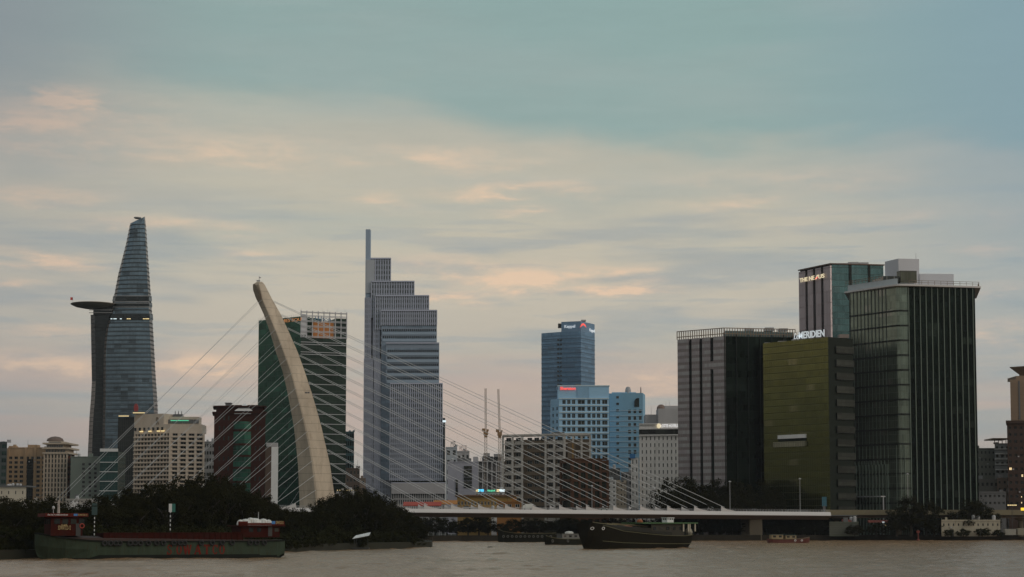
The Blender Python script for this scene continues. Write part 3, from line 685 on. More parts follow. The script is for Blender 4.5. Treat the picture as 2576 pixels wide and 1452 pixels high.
# ---- A: blade tower with the round landing deck
def blade_tower():
    D = 1650.0; c = P(320, 1321, D + 20)
    t = bld('tapering blue glass blade tower with a round landing deck jutting out on its left', 'tower', c)
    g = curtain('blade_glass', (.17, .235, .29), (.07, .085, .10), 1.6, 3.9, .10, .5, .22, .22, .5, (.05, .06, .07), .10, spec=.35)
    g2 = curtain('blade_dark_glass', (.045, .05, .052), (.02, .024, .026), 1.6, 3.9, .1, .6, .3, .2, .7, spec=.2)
    g3 = curtain('blade_edge_glass', (.26, .22, .20), (.10, .09, .085), 1.6, 3.9, .1, .6, .2, .3, .3, spec=.2)  # paler, warmer glass: the lit look of the edge slivers put into colour
    LE = [(549, 342), (560, 328), (614, 317), (688, 298), (755, 285), (789, 276), (826, 264), (863, 259), (900, 257), (994, 256), (1100, 254), (1321, 250)]
    RE = [(545, 364), (565, 367), (640, 372), (751, 380), (845, 386), (938, 391), (1012, 396), (1100, 399), (1321, 404)]
    def ev(T, v):
        if v <= T[0][0]: return T[0][1]
        return profile(T, v)
    vs = [1338, 1200, 1100, 1012, 938, 900, 863, 826, 789, 755, 720, 688, 650, 614, 585, 562, 549]
    rings = []
    for v in vs:
        l, r = ev(LE, v), ev(RE, v); w = r - l; dl = -3 if v > 560 else 0
        q = [(l, D + 9), (l + w * .07, D + 2), (l + w * .34, D - 1.5), (l + w * .66, D - 2.5), (r - w * .07, D - 1), (r, D + 10), (r - w * .2, D + 34), (l + w * .2, D + 34)]
        vt = v
        pts = [P(a, vt + (0 if v > 560 else (l + w - a) / w * 10 - 4 if True else 0), d) for a, d in q]
        rings.append(pts)
    b = MB(); n = 8
    for A, B in zip(rings, rings[1:]):
        for k in range(n):
            j = (k + 1) % n; q = [A[k], A[j], B[j], B[k]]
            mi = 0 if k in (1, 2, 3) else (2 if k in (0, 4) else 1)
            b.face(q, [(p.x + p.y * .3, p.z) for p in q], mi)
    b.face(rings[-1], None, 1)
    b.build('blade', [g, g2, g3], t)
    mled = mat('floor_ledge', (.07, .08, .085), .7, .1, spec=.1)
    z = Z(1150, D); zt = Z(565, D)
    import bisect
    def ringz(z):                                    # interpolated section at height z
        for A, B in zip(rings, rings[1:]):
            if A[1].z <= z <= B[1].z:
                f = (z - A[1].z) / (B[1].z - A[1].z); return [a.lerp(b_, f) for a, b_ in zip(A, B)]
        return None
    k = 0
    while z < zt:
        r = ringz(z)
        if r:
            c2 = sum(r, Vector()) / len(r); m = MB()
            o = [p + (p - c2).normalized() * .35 for p in r]
            for p in r + o: p.z = z
            m.loft([[Vector((p.x, p.y, z - .3)) for p in o], [Vector((p.x, p.y, z + .3)) for p in o]], 0)
            m.build('floor_ledge', mled, t)
        z += 3.92; k += 1
    # dark machine floors with white frames and a row of lamps
    for va, vb in ((744, 758), (762, 772), (790, 805)):
        ra, rb = ringz(Z(vb, D)), ringz(Z(va, D)); m = MB(); c2 = sum(ra, Vector()) / 8
        m.loft([[p + (p - c2).normalized() * .7 for p in ra], [p + (p - c2).normalized() * .7 for p in rb]], 0); m.build('louvre_floor', g2, t)
        if va < 790:
            for f in (0.0, 1.0):
                h = MB(); e = [a.lerp(b_, f) + (a - c2).normalized() * 1.2 for a, b_ in zip(ra, rb)]
                for i_ in (1, 2, 3): h.bar(e[i_], e[i_ + 1], .4, .5)
                h.build('white_rail', M_STEEL, t)
    r = ringz(Z(802, D))
    for f in (.02, .10, .14, .28, .45, .5, .86, .92, .95, .98):
        s = f * 3; i_ = 1 + min(2, int(s)); p = r[i_].lerp(r[i_ + 1], s - int(s)) if i_ + 1 < 8 else r[4]
        inst(t, 'lamp', (p.x, p.y - 1.4, p.z), (1.6, .3, .7), 0, LITC if f < .3 else LITW)
    # dark lower block at the left
    bl = [(792, 228, 300), (900, 230, 300), (960, 231, 300), (1000, 229, 300), (1049, 225, 300), (1140, 221, 300), (1338, 219, 300)]
    rr = []
    for v, l, q in reversed(bl):
        rr.append([P(l, v, D + 14), P(l + 10, v, D + 7), P(q, v, D + 4.5), P(q + 20, v, D + 30), P(l + 8, v, D + 34)])
    b = MB(); um = lambda p, k: (p.x + p.y * .3, p.z); b.loft(rr[:5], [2, 1, 1, 1, 1], umap=um, caps=False); b.loft(rr[4:], [1, 1, 1, 1, 1], umap=um, caps=False); b.face(rr[-1], None, 1); b.build('side_block', [g, g2, g3], t)
    m = MB(); a, q = P(229, 786, D + 5), P(290, 786, D + 5)
    m.prism([(a.x + 2, a.y), (q.x, q.y), (q.x, q.y + 22), (a.x + 2, a.y + 22)], Z(792, D), Z(770, D)); m.build('deck_base', g2, t)
    m = MB(); a, q = P(228, 786, D + 3), P(286, 786, D + 3); m.bar(Vector((a.x - 1.5, a.y, Z(779, D))), Vector((q.x, q.y, Z(779, D))), .6, .5); m.bar(Vector((a.x - 1.5, a.y, Z(786, D))), Vector((q.x, q.y, Z(786, D))), .6, .5); m.build('white_rail', M_STEEL, t)
    # landing deck: shallow dish, tilted thin at the tip
    ctr = P(236, 770, D + 6); R1 = 58 / FPX * D
    d = MB(); d.lathe((ctr.x, ctr.y, ctr.z), [(.01, -2.4), (R1 * .45, -2.2), (R1 * .8, -.8), (R1 * .98, 1.0), (R1, 1.6), (R1 * .97, 1.9), (.01, 1.9)], 40)
    d.build('landing_deck', mat('landing_deck', (.20, .17, .13), .7, .2, .2), t)
    fp = P(183, 765, D + 6); fz = P(183, 748, D + 6)
    pl = MB(); pl.tube([Vector((fp.x, fp.y, fp.z)), Vector((fp.x, fp.y, fz.z))], .14); po = pl.build('flagpole', M_STEEL, t)
    f = MB(); f.loft([[Vector((fp.x - 2.2 * s, fp.y + .35 * math.sin(s * 5), fz.z - 2.6)), Vector((fp.x - 2.2 * s, fp.y + .35 * math.sin(s * 5) + .05, fz.z))] for s in (0, .25, .5, .75, 1)], closed=False, caps=False)
    fo = f.build('flag', mat('red_flag', (.6, .05, .04), .8, .1), po)
    p = P(346, 548, D + 10); q = MB(); q.lathe((p.x, p.y, p.z - 1), [(2.2, 0), (3.4, .8), (3.4, 1.4), (1, 1.8)], 12); q.build('roof_plant', M_STEEL, t)
blade_tower()
# ---- B: stepped pale blue tower with a flat mast
def stepped_tower():
    D = 1340.0; c = P(1010, 1321, D)
    t = bld('tall pale blue stepped tower with vertical fins and a flat mast on its left edge', 'tower', c)
    gl = curtain('stepped_glass', (.10, .115, .125), (.30, .33, .38), 1.35, 3.7, .3, 1.5, .35, .2, .6)
    gb = curtain('stepped_band_glass', (.24, .31, .40), (.28, .34, .43), 1.5, 4.3, .25, 2.5, .25, .3, .3)
    fm = mat('pale_fin', (.52, .55, .67), .6, .08, .1); pm = mat('pale_panel', (.34, .43, .54), .6, .08, .1)
    def block(ul, ur, vt, vb, d0, d1, m, nf, name='tier', fw=.55, top=True):
        a, b = V2(P(ul, vt, D + d0)), V2(P(ur, vt, D + d0)); z0, z1 = Z(vb, D + d0), Z(vt, D + d0)
        poly = [a, b, b + Vector((-3.5, d1)), a + Vector((0, d1))]
        shell(t, poly, z0, z1, [m, M_ROOF], None, name, top=1)
        if nf:
            fins(t, 'fin', a, b, z0, z1 + .6, nf, fw, .55, fm)
        if top: bands(t, 'cornice', a, b, [z1 + .2], .9, 1.0, fm)
        return a, b, z0, z1
    core = block(922, 1113, 1208, 1340, 10, 40, gl, 0, 'base_block', top=False)
    block(932, 983, 651, 760, 8, 26, gl, 9)
    block(935, 1042, 709, 800, 4, 34, gl, 18)
    block(945, 1079, 745, 830, 2, 38, gl, 25)
    a = block(959, 1099, 782, 819, 0, 44, gl, 28)
    a4 = block(959.5, 1099, 819.5, 1208, 0.6, 44, gb, 0, top=False)
    a5 = block(971, 1105, 864, 1208, -3, 48, gb, 0)
    block(982, 1113, 966, 1210, -6, 52, gl, 27)
    # dark window dashes between the pale bands on the middle tiers
    wd = glass('dash_glass', [(.03, .035, .04), (.05, .055, .06), (.02, .025, .03)], .2, .3)
    for (ul, ur, v0, v1, dd) in ((962, 1098, 826, 862, .6), (974, 1104, 878, 962, -3)):
        q0, q1 = V2(P(ul, v0, D + dd)), V2(P(ur, v0, D + dd)); e = edge(q0, q1); v = v0 + 5
        while v < v1:
            for k in range(26):
                p = e[0] + e[1] * (e[3] * (k + .5) / 26) + e[2] * .05; inst(t, 'window', (p.x, p.y, Z(v, D + dd)), (.95, .25, 1.75), 0, wd, 'box')
            bands(t, 'spandrel', q0, q1, [Z(v + 8, D + dd)], 1.9, .45, pm); v += 17.3
    # left wing, ribbed
    a, b = V2(P(918, 749, D + 6)), V2(P(962, 749, D + 6))
    def wing(ul, ur, vt, vb, d0, nf, m=gl):
        a, b = V2(P(ul, vt, D + d0)), V2(P(ur, vt, D + d0)); z0, z1 = Z(vb, D + d0), Z(vt, D + d0)
        shell(t, [a, b, b + Vector((0, 36)), a + Vector((0, 36))], z0, z1, [m, M_ROOF], None, 'wing', top=1)
        if nf: fins(t, 'fin', a, b, z0, z1, nf, .4, .6, fm)
    wing(920, 938, 729, 1340, 7, 7); wing(918, 933, 749, 1340, 3, 6); wing(940, 956, 749, 1340, 3, 6); wing(916, 938, 903, 1340, 0, 10); wing(942, 957, 903, 1340, 0, 8); wing(957, 972, 940, 1340, 3.5, 5)
    block(957, 985, 1040, 1340, 2.2, 20, gl, 9)
    block(984, 1120, 1216, 1340, -9, 50, curtain('podium_grid', (.05, .055, .06), (.42, .41, .42), 1.6, 4.4, .7, .9, .3, .3, .4), 0)
    a, b = V2(P(985, 1216, D - 9.5)), V2(P(1120, 1216, D - 9.5)); bands(t, 'podium_wall', a, b, [(Z(1216, D) + Z(1243, D)) / 2], Z(1216, D) - Z(1243, D), .6, mat('podium_panel', (.46, .45, .47), .7, .1))
    for u in (1010, 1040, 1065, 1090, 1110):         # roof garden on the podium
        p = P(u, 1216, D + -4); k = bpy.data.objects.new('hedge', CROWNS['bush'][0]); COL.objects.link(k); k.parent = t; k.location = Vector((p.x, p.y, Z(1213, D))) - BASE[t.name]; k.scale = (4, 2, 2.0)
    # the flat mast
    a, b = P(920, 577, D + 6), P(931.5, 577, D + 6); z0, z1 = Z(760, D + 6), Z(577, D + 6)
    m = MB(); m.prism([(a.x, a.y), (b.x, b.y), (b.x, b.y + 7), (a.x, a.y + 7)], z0, z1); m.build('mast', pm, t)
    a, b = P(921, 651, D + 5.2), P(942, 651, D + 5.2); m = MB(); m.prism([(a.x, a.y), (b.x, b.y), (b.x, b.y + 5), (a.x, a.y + 5)], Z(735, D), Z(651, D)); m.build('mast_base', mat('pale_mast', (.46, .49, .54), .6, .06), t)
stepped_tower()
# ---- C: green and black twin-faced tower with the white lattice crown
def lattice_tower():
    D = 1250.0; L = (651, 795, D + 26); C = (757, 795, D); Rr = (872, 795, D + 12)
    f = foot(L, C, Rr); t = bld('green glass tower with dark right half and white lattice crown behind the leaning pylon', 'tower', f[1])
    g = curtain('emerald_glass', (.020, .075, .05), (.008, .03, .02), 1.9, 3.7, .15, .3, .4, .2, .6, (.05, .17, .12), .1)
    d = curtain('black_green_glass', (.035, .055, .042), (.03, .042, .034), 2.4, 3.7, .15, .3, .4, .2, .6, (.09, .10, .09), .05, spec=.2)
    z1 = Z(796, D); z2 = Z(849, D)
    shell(t, f, Z0, z2, [g, d, M_ROOF], [0, 1, 1, 0], 'facade', top=2)
    # upper green slab over the left face
    e = edge(f[0], f[1]); a, b = f[0], f[1]; shell(t, [a + e[2] * .02, b + e[2] * .02, b - e[2] * 20, a - e[2] * 20], z2 + .003, z1, [g, M_ROOF], None, 'upper_wall', top=1)
    band = mat('white_louvre', (.55, .55, .58), .5, .1)
    for i, v in enumerate(range(866, 1300, 25)):
        for dz in ((0, 3.2) if v < 905 else (0,)): bands(t, 'louvre', f[1], f[2], [Z(v, D) + dz * .5], .35, .7, band)
    a, b = f[1], f[2]; z3 = Z(784, D)
    fins(t, 'lattice_post', a, b, z2, z3 + .8, 9, .55, .6, band)
    bands(t, 'lattice_rail', a, b, [z2 + (z3 - z2) * q for q in (.02, .06, .22, .26, .42, .46, .62, .66, .82, .86, .97, 1.0)], .35, .9, band)
    p0 = a.lerp(b, .0); p1 = a.lerp(b, .11); m = MB(); m.wall(p0 + edge(a, b)[2] * .5, p1 + edge(a, b)[2] * .5, Z(842, D), Z(790, D)); m.box(((p0.x + p1.x) / 2, (p0.y + p1.y) / 2, (Z(842, D) + Z(790, D)) / 2), ((p1 - p0).length, .9, Z(790, D) - Z(842, D)), edge(a, b)[4]); m.build('corner_panel', band, t)
    n = edge(a, b)[2]; c0, c1 = a.lerp(b, .30) - n * 3, a.lerp(b, .74) - n * 3
    m = MB(); m.prism([c0, c1, c1 - n * 4, c0 - n * 4], z2 + .003, Z(808, D)); m.build('orange_screen', mat('orange_screen', (.45, .17, .05), .6, .3, .8, emit=(.9, .36, .08), estr=.10), t)
    c0, c1 = a.lerp(b, .77) - n * 1, b - n * 1; m = MB(); m.prism([c0, c1, c1 - n * 22, c0 - n * 22], z2 + .003, Z(797, D)); m.build('upper_wall', d, t)
    q0, q1 = a.lerp(b, .30), a.lerp(b, .64); text(t, 'Hilton', q0, q1, Z(806, D), Z(795, D) - Z(806, D), SIGN_B, 1.2)
    ea = edge(f[0], f[1]); q0, q1 = f[0].lerp(f[1], .46), f[0].lerp(f[1], 1.02); text(t, 'TIMES SQU', q0, q1, Z(809, D), Z(799.5, D) - Z(809, D), SIGN_O, .5)
    fins(t, 'parapet_post', f[0], f[1], z1, z1 + 1.6, 24, .12, .12, M_STEEL)
    for u in (758, 811, 824, 848, 868): mast(t, u, 776, 786, D + 5, M_STEEL, .1)
lattice_tower()
# ---- D: cream riverside hotel with stacked balconies
def cream_hotel():
    D = 1300.0; cw = mat('cream_render', (.66, .55, .45), .85, .15, .12, grime=(.44, .37, .31)); t = bld('cream hotel with rows of dark balconies and a lit rooftop, below the blade tower', 'hotel', P(400, 1321, D), 'hotel_building')
    a, b, c = V2(P(338, 1066, D + 14)), V2(P(428, 1066, D)), V2(P(513, 1066, D + 6)); bk = c + a - b
    zt = Z(1088, D); w = MB()
    holes(w, t, a, b, Z0, zt, 11, 15, .78, .55, [G_DARK, M_FRAME], .9, zb=Z(1250, D) - Z0)
    holes(w, t, b, c, Z0, zt, 4, 15, .72, .55, [G_DARK, M_FRAME], .9, zb=Z(1250, D) - Z0, m0=1)
    w.wall(c, bk, Z0, zt); w.wall(bk, a, Z0, zt); w.face([(p.x, p.y, zt) for p in (a, b, c, bk)], None, 0); w.build('facade', cw, t)
    bands(t, 'balcony', a, b, [Z(1250, D) + (zt - Z(1250, D)) * i / 15 for i in range(15)], .7, .9, cw); bands(t, 'balcony', b, c, [Z(1250, D) + (zt - Z(1250, D)) * i / 15 for i in range(15)], .7, .7, cw)
    fins(t, 'pier', b, c, Z0, zt, 5, 1.3, .8, cw)
    # stepped crown
    e = edge(a, b); hi = []
    q = MB(); p0, p1 = a, a.lerp(b, .82); q.prism([p0, p1, p1 - e[2] * 14, p0 - e[2] * 14], zt + .003, Z(1040, D)); q.build('crown_block', cw, t)
    q = MB(); p0, p1 = a.lerp(b, .82), c.lerp(b, .05); q.prism([p0, b, p1, p1 + Vector((0, 18)), p0 + Vector((0, 18))], zt + .003, Z(1067, D)); q.build('crown_block', cw, t)
    q = MB(); p0, p1 = P(420, 1048, D + 8), P(500, 1048, D + 8); q.prism([(p0.x, p0.y), (p1.x, p1.y), (p1.x, p1.y + 12), (p0.x, p0.y + 12)], Z(1067, D) + .003, Z(1047, D)); q.build('crown_block', cw, t)
    fins(t, 'crown_opening', V2(P(425, 1058, D + 7.6)), V2(P(494, 1058, D + 7.6)), Z(1064, D), Z(1054, D), 6, 3.6, .5, M_DGREY)
    roof_box(t, 436, 458, 1042, 1049, D + 10, 6, M_DGREY)
    for u in (441, 449, 457): mast(t, u, 1034, 1043, D + 12, M_DGREY, .35)
    p = a.lerp(b, .5) + e[2] * 1
    for i in range(7):
        s = a.lerp(b, .04 + .125 * i) + e[2] * .35; inst(t, 'crown_window', (s.x, s.y, Z(1078, D)), (1.5, .5, 2.2), e[4], G_DARK, 'box')
        if i in (1, 3, 5, 6): s = a.lerp(b, .1 + .12 * i) + e[2] * .9; inst(t, 'lamp', (s.x, s.y, Z(1084, D)), (2.6, .5, .8), e[4], LITW)
    inst(t, 'lamp', (P(452, 1057, D + 6).x, D + 6, Z(1057, D)), (13, .4, .5), 0, LITG)
    s0, s1 = a.lerp(b, .62), a.lerp(b, .70); text(t, 'R', s0, s1, Z(1067, D), 5.2, mat('bronze_letter', (.22, .17, .12), .6, .1), .3)
    # dark glass flank at the left
    l0, l1 = P(297, 1047, D + 22), P(337.5, 1047, D + 15); k = MB(); k.prism([(l0.x, l0.y), (l1.x, l1.y), (l1.x, l1.y + 18), (l0.x, l0.y + 18)], Z0, Z(1046, D))
    k.build('dark_flank', curtain('flank_glass', (.05, .055, .05), (.02, .02, .02), 1.7, 3.6, .5, .4, .3, .25, .5), t)
    for u0, u1, v in ((297, 326, 1046), (333, 366, 1038)):
        p0, p1 = P(u0, v, D + 8), P(u1, v, D + 8); m = MB(); m.prism([(p0.x, p0.y), (p1.x, p1.y), (p1.x, p1.y + 10), (p0.x, p0.y + 10)], p0.z, p0.z + .8); m.build('canopy', M_DGREY, t)
        inst(t, 'lamp', ((p0.x + p1.x) / 2, p0.y - .3, p0.z - .25), (p1.x - p0.x - 1, .3, .5), 0, LITW)
    ce = P(342, 1027, D + 20); m = MB(); m.loft([[Vector((ce.x + 1.6 * math.cos(k * math.pi / 8), ce.y + e_, ce.z + 3.4 * math.sin(k * math.pi / 8))) for k in range(16)] for e_ in (0, 1)]); m.build('oval_sign', mat('red_oval', (.35, .05, .05), .6, .1), t)
cream_hotel()
# ---- left edge: small office blocks
def simple_block(label, name, cat, u0, u1, vt, D, depth, wallm, cols, rows, wf, hf, wm, vb=1275, group=None, depthw=.45, zt=0.0, sill=None, parapet=True, du=0.0, clutter=True):
    a, b = V2(P(u0, vt, D + du)), V2(P(u1, vt, D)); t = bld(label, cat, (a + b) / 2, name, group)
    z1 = Z(vt, D); w = MB()
    if cols: holes(w, t, a, b, Z0, z1, cols, rows, wf, hf, wm, depthw, zb=max(.1, Z(vb, D) - Z0), zt=zt, sill=sill)
    else: w.wall(a, b, Z0, z1)
    n = edge(a, b)[2]; mid = (a + b) / 2; sh = Vector((mid.x / mid.y * depth, 0)); c, d = b - n * depth + sh, a - n * depth + sh
    w.wall(b, c, Z0, z1); w.wall(c, d, Z0, z1); w.wall(d, a, Z0, z1); w.face([(p.x, p.y, z1) for p in (a, b, c, d)], None, 0); w.build('facade', wallm, t)
    if parapet:
        q = MB(); q.prism([a + n * .3, b + n * .3, c - n * .3, d - n * .3], z1 + .003, z1 + .7); q.build('parapet', wallm, t)
    if clutter:
        rr = random.Random(int(u0 * 7 + vt)); e = edge(a, b); W_ = e[3]
        for i in range(max(2, int(W_ / 5))):
            p = a + e[1] * (W_ * rr.uniform(.08, .92)) - n * rr.uniform(1.5, depth * .6); s = rr.uniform(1.0, 2.6); h = rr.uniform(.8, 2.4); q = MB()
            if rr.random() < .3: q.lathe((p.x, p.y, z1 + .7), [(.9, 0), (.95, h), (.6, h + .4), (.05, h + .5)], 10); q.build('water_tank', M_STEEL, t)
            elif rr.random() < .25: q.tube([(p.x, p.y, z1 + .7), (p.x, p.y, z1 + rr.uniform(4, 7))], .08, 5); q.bar((p.x - .6, p.y, z1 + 3.5), (p.x + .6, p.y, z1 + 3.5), .06, .06); q.build('aerial', M_DARK, t)
            else: q.box((p.x, p.y, z1 + .7 + h / 2), (s, s * .8, h), e[4]); q.build('roof_plant', rr.choice([M_GREY, M_DGREY, wallm]), t)
        if cols:
            for i in range(int(cols * rows * .12)):
                p = a + e[1] * (W_ * (rr.randrange(cols) + rr.uniform(.85, 1.0)) / cols) + n * .35; inst(t, 'air_conditioner', (p.x, p.y, Z0 + (z1 - Z0) * rr.uniform(.3, .9)), (.9, .5, .7), e[4], M_GREY)
    return t, a, b, z1
ochre = mat('ochre_render', (.46, .31, .19), .85, .2, .12, grime=(.28, .2, .14)); cream2 = mat('old_cream', (.46, .38, .30), .85, .2, .12)
t, a, b, z1 = simple_block('ochre brown office block with punched windows and a dark central glass strip', 'office_block', 'office', 20, 118, 1128, 1250, 30, ochre, 7, 11, .62, .6, [G_DARK, M_FRAME], zt=5)
roof_box(t, 70, 94, 1119, 1128, 1252, 8, ochre); roof_box(t, 22, 40, 1122, 1128, 1251, 6, ochre)
e = edge(a, b); q0, q1 = a.lerp(b, .50), a.lerp(b, .66); m = MB(); m.prism([q0 + e[2] * .25, q1 + e[2] * .25, q1 - e[2] * .2, q0 - e[2] * .2], Z0, Z(1155, 1250)); m.build('glass_strip', curtain('strip_glass', (.03, .035, .035), (.02, .02, .02), 1.5, 3.5), t)
fins(t, 'pilaster', a, b, Z0, z1, 4, 1.6, .5, ochre, ts=[.01, .46, .70, .99])
t, a, b, z1 = simple_block('ornate cream tower with stacked cornices and a domed crown', 'office_block', 'office', 112, 169, 1142, 1235, 26, cream2, 7, 11, .5, .74, [G_DARK, M_FRAME])
fins(t, 'pilaster', a, b, Z0, z1, 8, .9, .7, cream2)
for v, ex in ((1142, 1.2), (1130, 1.6), (1118, 1.2)):
    m = MB(); n = edge(a, b)[2]; m.prism([a + Vector((-ex, -ex)), b + Vector((ex, -ex)), b + Vector((ex, 26 + ex)), a + Vector((-ex, 26 + ex))], Z(v, 1235) + .01, Z(v, 1235) + 1.1); m.build('cornice', cream2, t)
for (u0, u1, vt, vb) in ((114, 166, 1130, 1142), (117, 160, 1118, 1130), (122, 155, 1110, 1118)):
    roof_box(t, u0, u1, vt, vb - .6, 1236, 22, cream2, 'crown_tier'); fins(t, 'crown_opening', V2(P(u0 + 4, vt, 1235.8)), V2(P(u1 - 4, vt, 1235.8)), Z(vb - 2.5, 1236), Z(vt + 2, 1236), 7, 1.1, .4, M_DGREY)
p = P(139, 1110, 1246); m = MB(); m.lathe((p.x, p.y, p.z), [(6, 0), (5.2, 1.6), (3, 2.8), (.05, 3.3)], 14); m.build('dome', mat('dome_tile', (.16, .11, .09)), t)
simple_block('dark teal office block cut by the left edge of the view', 'office_block', 'office', -60, 18, 1114, 1230, 30, mat('teal_dark', (.06, .075, .075), .6), 5, 9, .8, .6, [G_GREEN, M_DARK])
t, a, b, z1 = simple_block('low cream house with a plain wall and two small windows at the left edge', 'house', 'house', -40, 66, 1228, 1150, 20, mat('plain_cream', (.58, .52, .42), .85, .15), 6, 1, .16, .35, [G_DARK, M_FRAME], vb=1252)
m = MB(); m.prism([a + Vector((-1, -1)), b + Vector((1, -1)), b + Vector((1, 21)), a + Vector((-1, 21))], z1 + .71, z1 + 1.6); m.build('roof', M_DGREY, t)
simple_block('narrow brick red block squeezed between the ornate tower and the grey green box', 'office_block', 'office', 170, 179, 1150, 1245, 20, mat('brick_red', (.26, .12, .09), .85), 2, 10, .5, .5, [G_DARK, M_FRAME])
t, a, b, z1 = simple_block('plain grey green box with a blank left wall and faint window columns', 'office_block', 'office', 178, 252, 1151, 1225, 26, mat('grey_green', (.17, .20, .175), .8, .15), 0, 0, 1, 1, None)
for u in (210, 226, 240):
    for k in range(9): p = P(u, 1168 + k * 11.2, 1224.9); inst(t, 'window', (p.x, p.y, p.z), (1.8, .3, 1.6), 0, [G_DARK, M_DGREY], 'win')
a, b = P(252, 1136, 1215), P(297, 1136, 1215); t = bld('teal glass block with white floor lines and roof bar, left of the cream hotel', 'office', a, 'office_block')
shell(t, [(a.x, a.y), (b.x, b.y), (b.x, b.y + 24), (a.x, a.y + 24)], Z0, a.z, [curtain('teal_glass', (.03, .08, .075), (.02, .04, .04), 2, 3.8, .15, .3, .4, .2, .5)], None)
bands(t, 'floor_line', V2(a), V2(b), [Z(v, 1215) for v in (1163, 1187, 1211, 1235)], .4, .4, M_WHITE); bands(t, 'roof_bar', V2(a), V2(b), [a.z + .9], 2.0, .8, M_WHITE)
# ---- F: dark red hotel with green bow and the slim white slab
def red_hotel():
    D = 1150.0; rm = mat('dark_red_brick', (.048, .017, .012), .85, .2, .2, spec=.1); t = bld('dark red brick hotel with green glass centre and small white roof pyramid', 'hotel', P(600, 1321, D), 'hotel_building')
    a, b = V2(P(539, 1040, D)), V2(P(668, 1040, D)); w = MB(); z1 = Z(1040, D)
    q = [a, a.lerp(b, .36), a.lerp(b, .74), b]
    holes(w, t, q[0], q[1], Z0, z1, 3, 11, .30, .42, [G_GREEN, M_DARK], zb=6, m0=2, m1=1); holes(w, t, q[2], q[3], Z0, z1, 2, 11, .30, .42, [G_GREEN, M_DARK], zb=6, m0=1, m1=2)
    w.wall(q[1], q[2], Z0, Z(1061, D)); w.wall(q[1], q[2], Z(1061, D), z1)
    w.wall(b, b + Vector((-4.2, 28)), Z0, z1); w.wall(b + Vector((-4.2, 28)), a + Vector((-4.2, 28)), Z0, z1); w.wall(a + Vector((-4.2, 28)), a, Z0, z1); w.face([(p.x, p.y, z1) for p in (a, b, b + Vector((-4.2, 28)), a + Vector((-4.2, 28)))], None, 0); w.build('facade', rm, t)
    m = MB(); c = (q[1] + q[2]) / 2; hw = (q[2] - q[1]).length / 2 - .6
    arc = [Vector((c.x - hw + 2 * hw * i / 6, c.y - 2.6 * math.sin(math.pi * i / 6) - .02)) for i in range(7)]
    m.prism(arc + [Vector((c.x + hw, c.y + 1)), Vector((c.x - hw, c.y + 1))], Z0, Z(1061, D)); m.build('glass_bow', curtain('bow_glass', (.025, .11, .075), (.015, .035, .028), 1.3, 3.4, .15, .5, .7, .2, .5), t)
    for v in (1086, 1121, 1150, 1180, 1215): m = MB(); m.prism([p + Vector((0, -.35)) for p in arc] + [Vector((c.x + hw, c.y + 1)), Vector((c.x - hw, c.y + 1))], Z(v, D), Z(v, D) + 1.3); m.build('bow_band', rm, t)
    for v, ex, h in ((1040, 1.1, 1.0), (1024, .8, .8)):
        m = MB(); m.prism([a + Vector((-ex, -ex)), b + Vector((ex, -ex)), b + Vector((ex - 4.4, 29)), a + Vector((-ex - 4.4, 29))], Z(v, D) + .005, Z(v, D) + h); m.build('cornice', rm, t)
    m = MB(); m.prism([a + Vector((1, 1)), b + Vector((-1, 1)), b + Vector((-5, 26)), a + Vector((-3, 26))], z1 + 1.0, Z(1024, D)); m.build('attic', rm, t)
    x0, x1 = P(590, 1033, D - 1).x, P(635, 1033, D - 1).x; zb, zt = Z(1034, D), Z(1013, D); m = MB(); ap = Vector(((x0 + x1) / 2, D + 5, zt)); bs = [Vector((x0, D - 1.5, zb)), Vector((x1, D - 1.5, zb)), Vector((x1, D + 11, zb)), Vector((x0, D + 11, zb))]
    for i in range(4): m.face([bs[i], bs[(i + 1) % 4], ap])
    m.face(bs[::-1]); m.build('pyramid_roof', M_WHITE, t)
    inst(t, 'skylight', (P(600, 1039, D).x, D - .8, Z(1031.0 + 8, D)), (5, .5, 1.3), 0, M_GREY); inst(t, 'skylight', (P(622, 1039, D).x, D - .8, Z(1039, D)), (5, .5, 1.3), 0, M_GREY)
    roof_box(t, 567, 580, 1015, 1026, D + 8, 5, M_DGREY, slab=True); roof_box(t, 548, 566, 1020, 1025, D + 4, 8, M_GREY); roof_box(t, 583, 648, 1019, 1025, D + 14, 6, rm); roof_box(t, 636, 666, 1021, 1025, D + 3, 8, M_GREY)
red_hotel()
def white_slab():
    D = 1130; t = bld('slim blank white slab building with a brown flank, between the red hotel and the pylon', 'office', P(687, 1321, D), 'office_block')
    a, b, c = V2(P(668, 1118, D + 8)), V2(P(683, 1124, D)), V2(P(700, 1124, D + .5)); f = [a, b, c, c + a - b]
    shell(t, f, Z0, Z(1124, D), [mat('brown_flank', (.17, .10, .065)), M_WHITE], [0, 1, 1, 0])
    roof_box(t, 670, 697, 1114, 1123.5, D + 4, 5, M_GREY)
white_slab()
simple_block('pale grey office block half hidden behind the red hotel', 'office_block', 'office', 512, 540, 1113, 1330, 20, M_GREY, 4, 9, .7, .5, [G_DARK, M_FRAME])
simple_block('teal glass block behind the right edge of the lattice crowned tower', 'office_block', 'office', 868, 891, 1088, 1400, 25, mat('teal_panel', (.10, .20, .21), .5), 4, 10, .8, .7, [G_GREEN, M_FRAME])
simple_block('low dark brown block at the right foot of the lattice crowned tower', 'office_block', 'office', 870, 905, 1180, 1230, 20, mat('dark_brown', (.10, .07, .055)), 4, 5, .5, .5, [G_DARK, M_FRAME])
t, a, b, z1 = simple_block('low riverside pavilion with white balcony boards and a string of lamps, beyond the tree mound', 'pavilion', 'pavilion', 846, 900, 1240, 1000, 14, M_GREY, 6, 1, .6, .5, [G_DARK, M_FRAME], vb=1258)
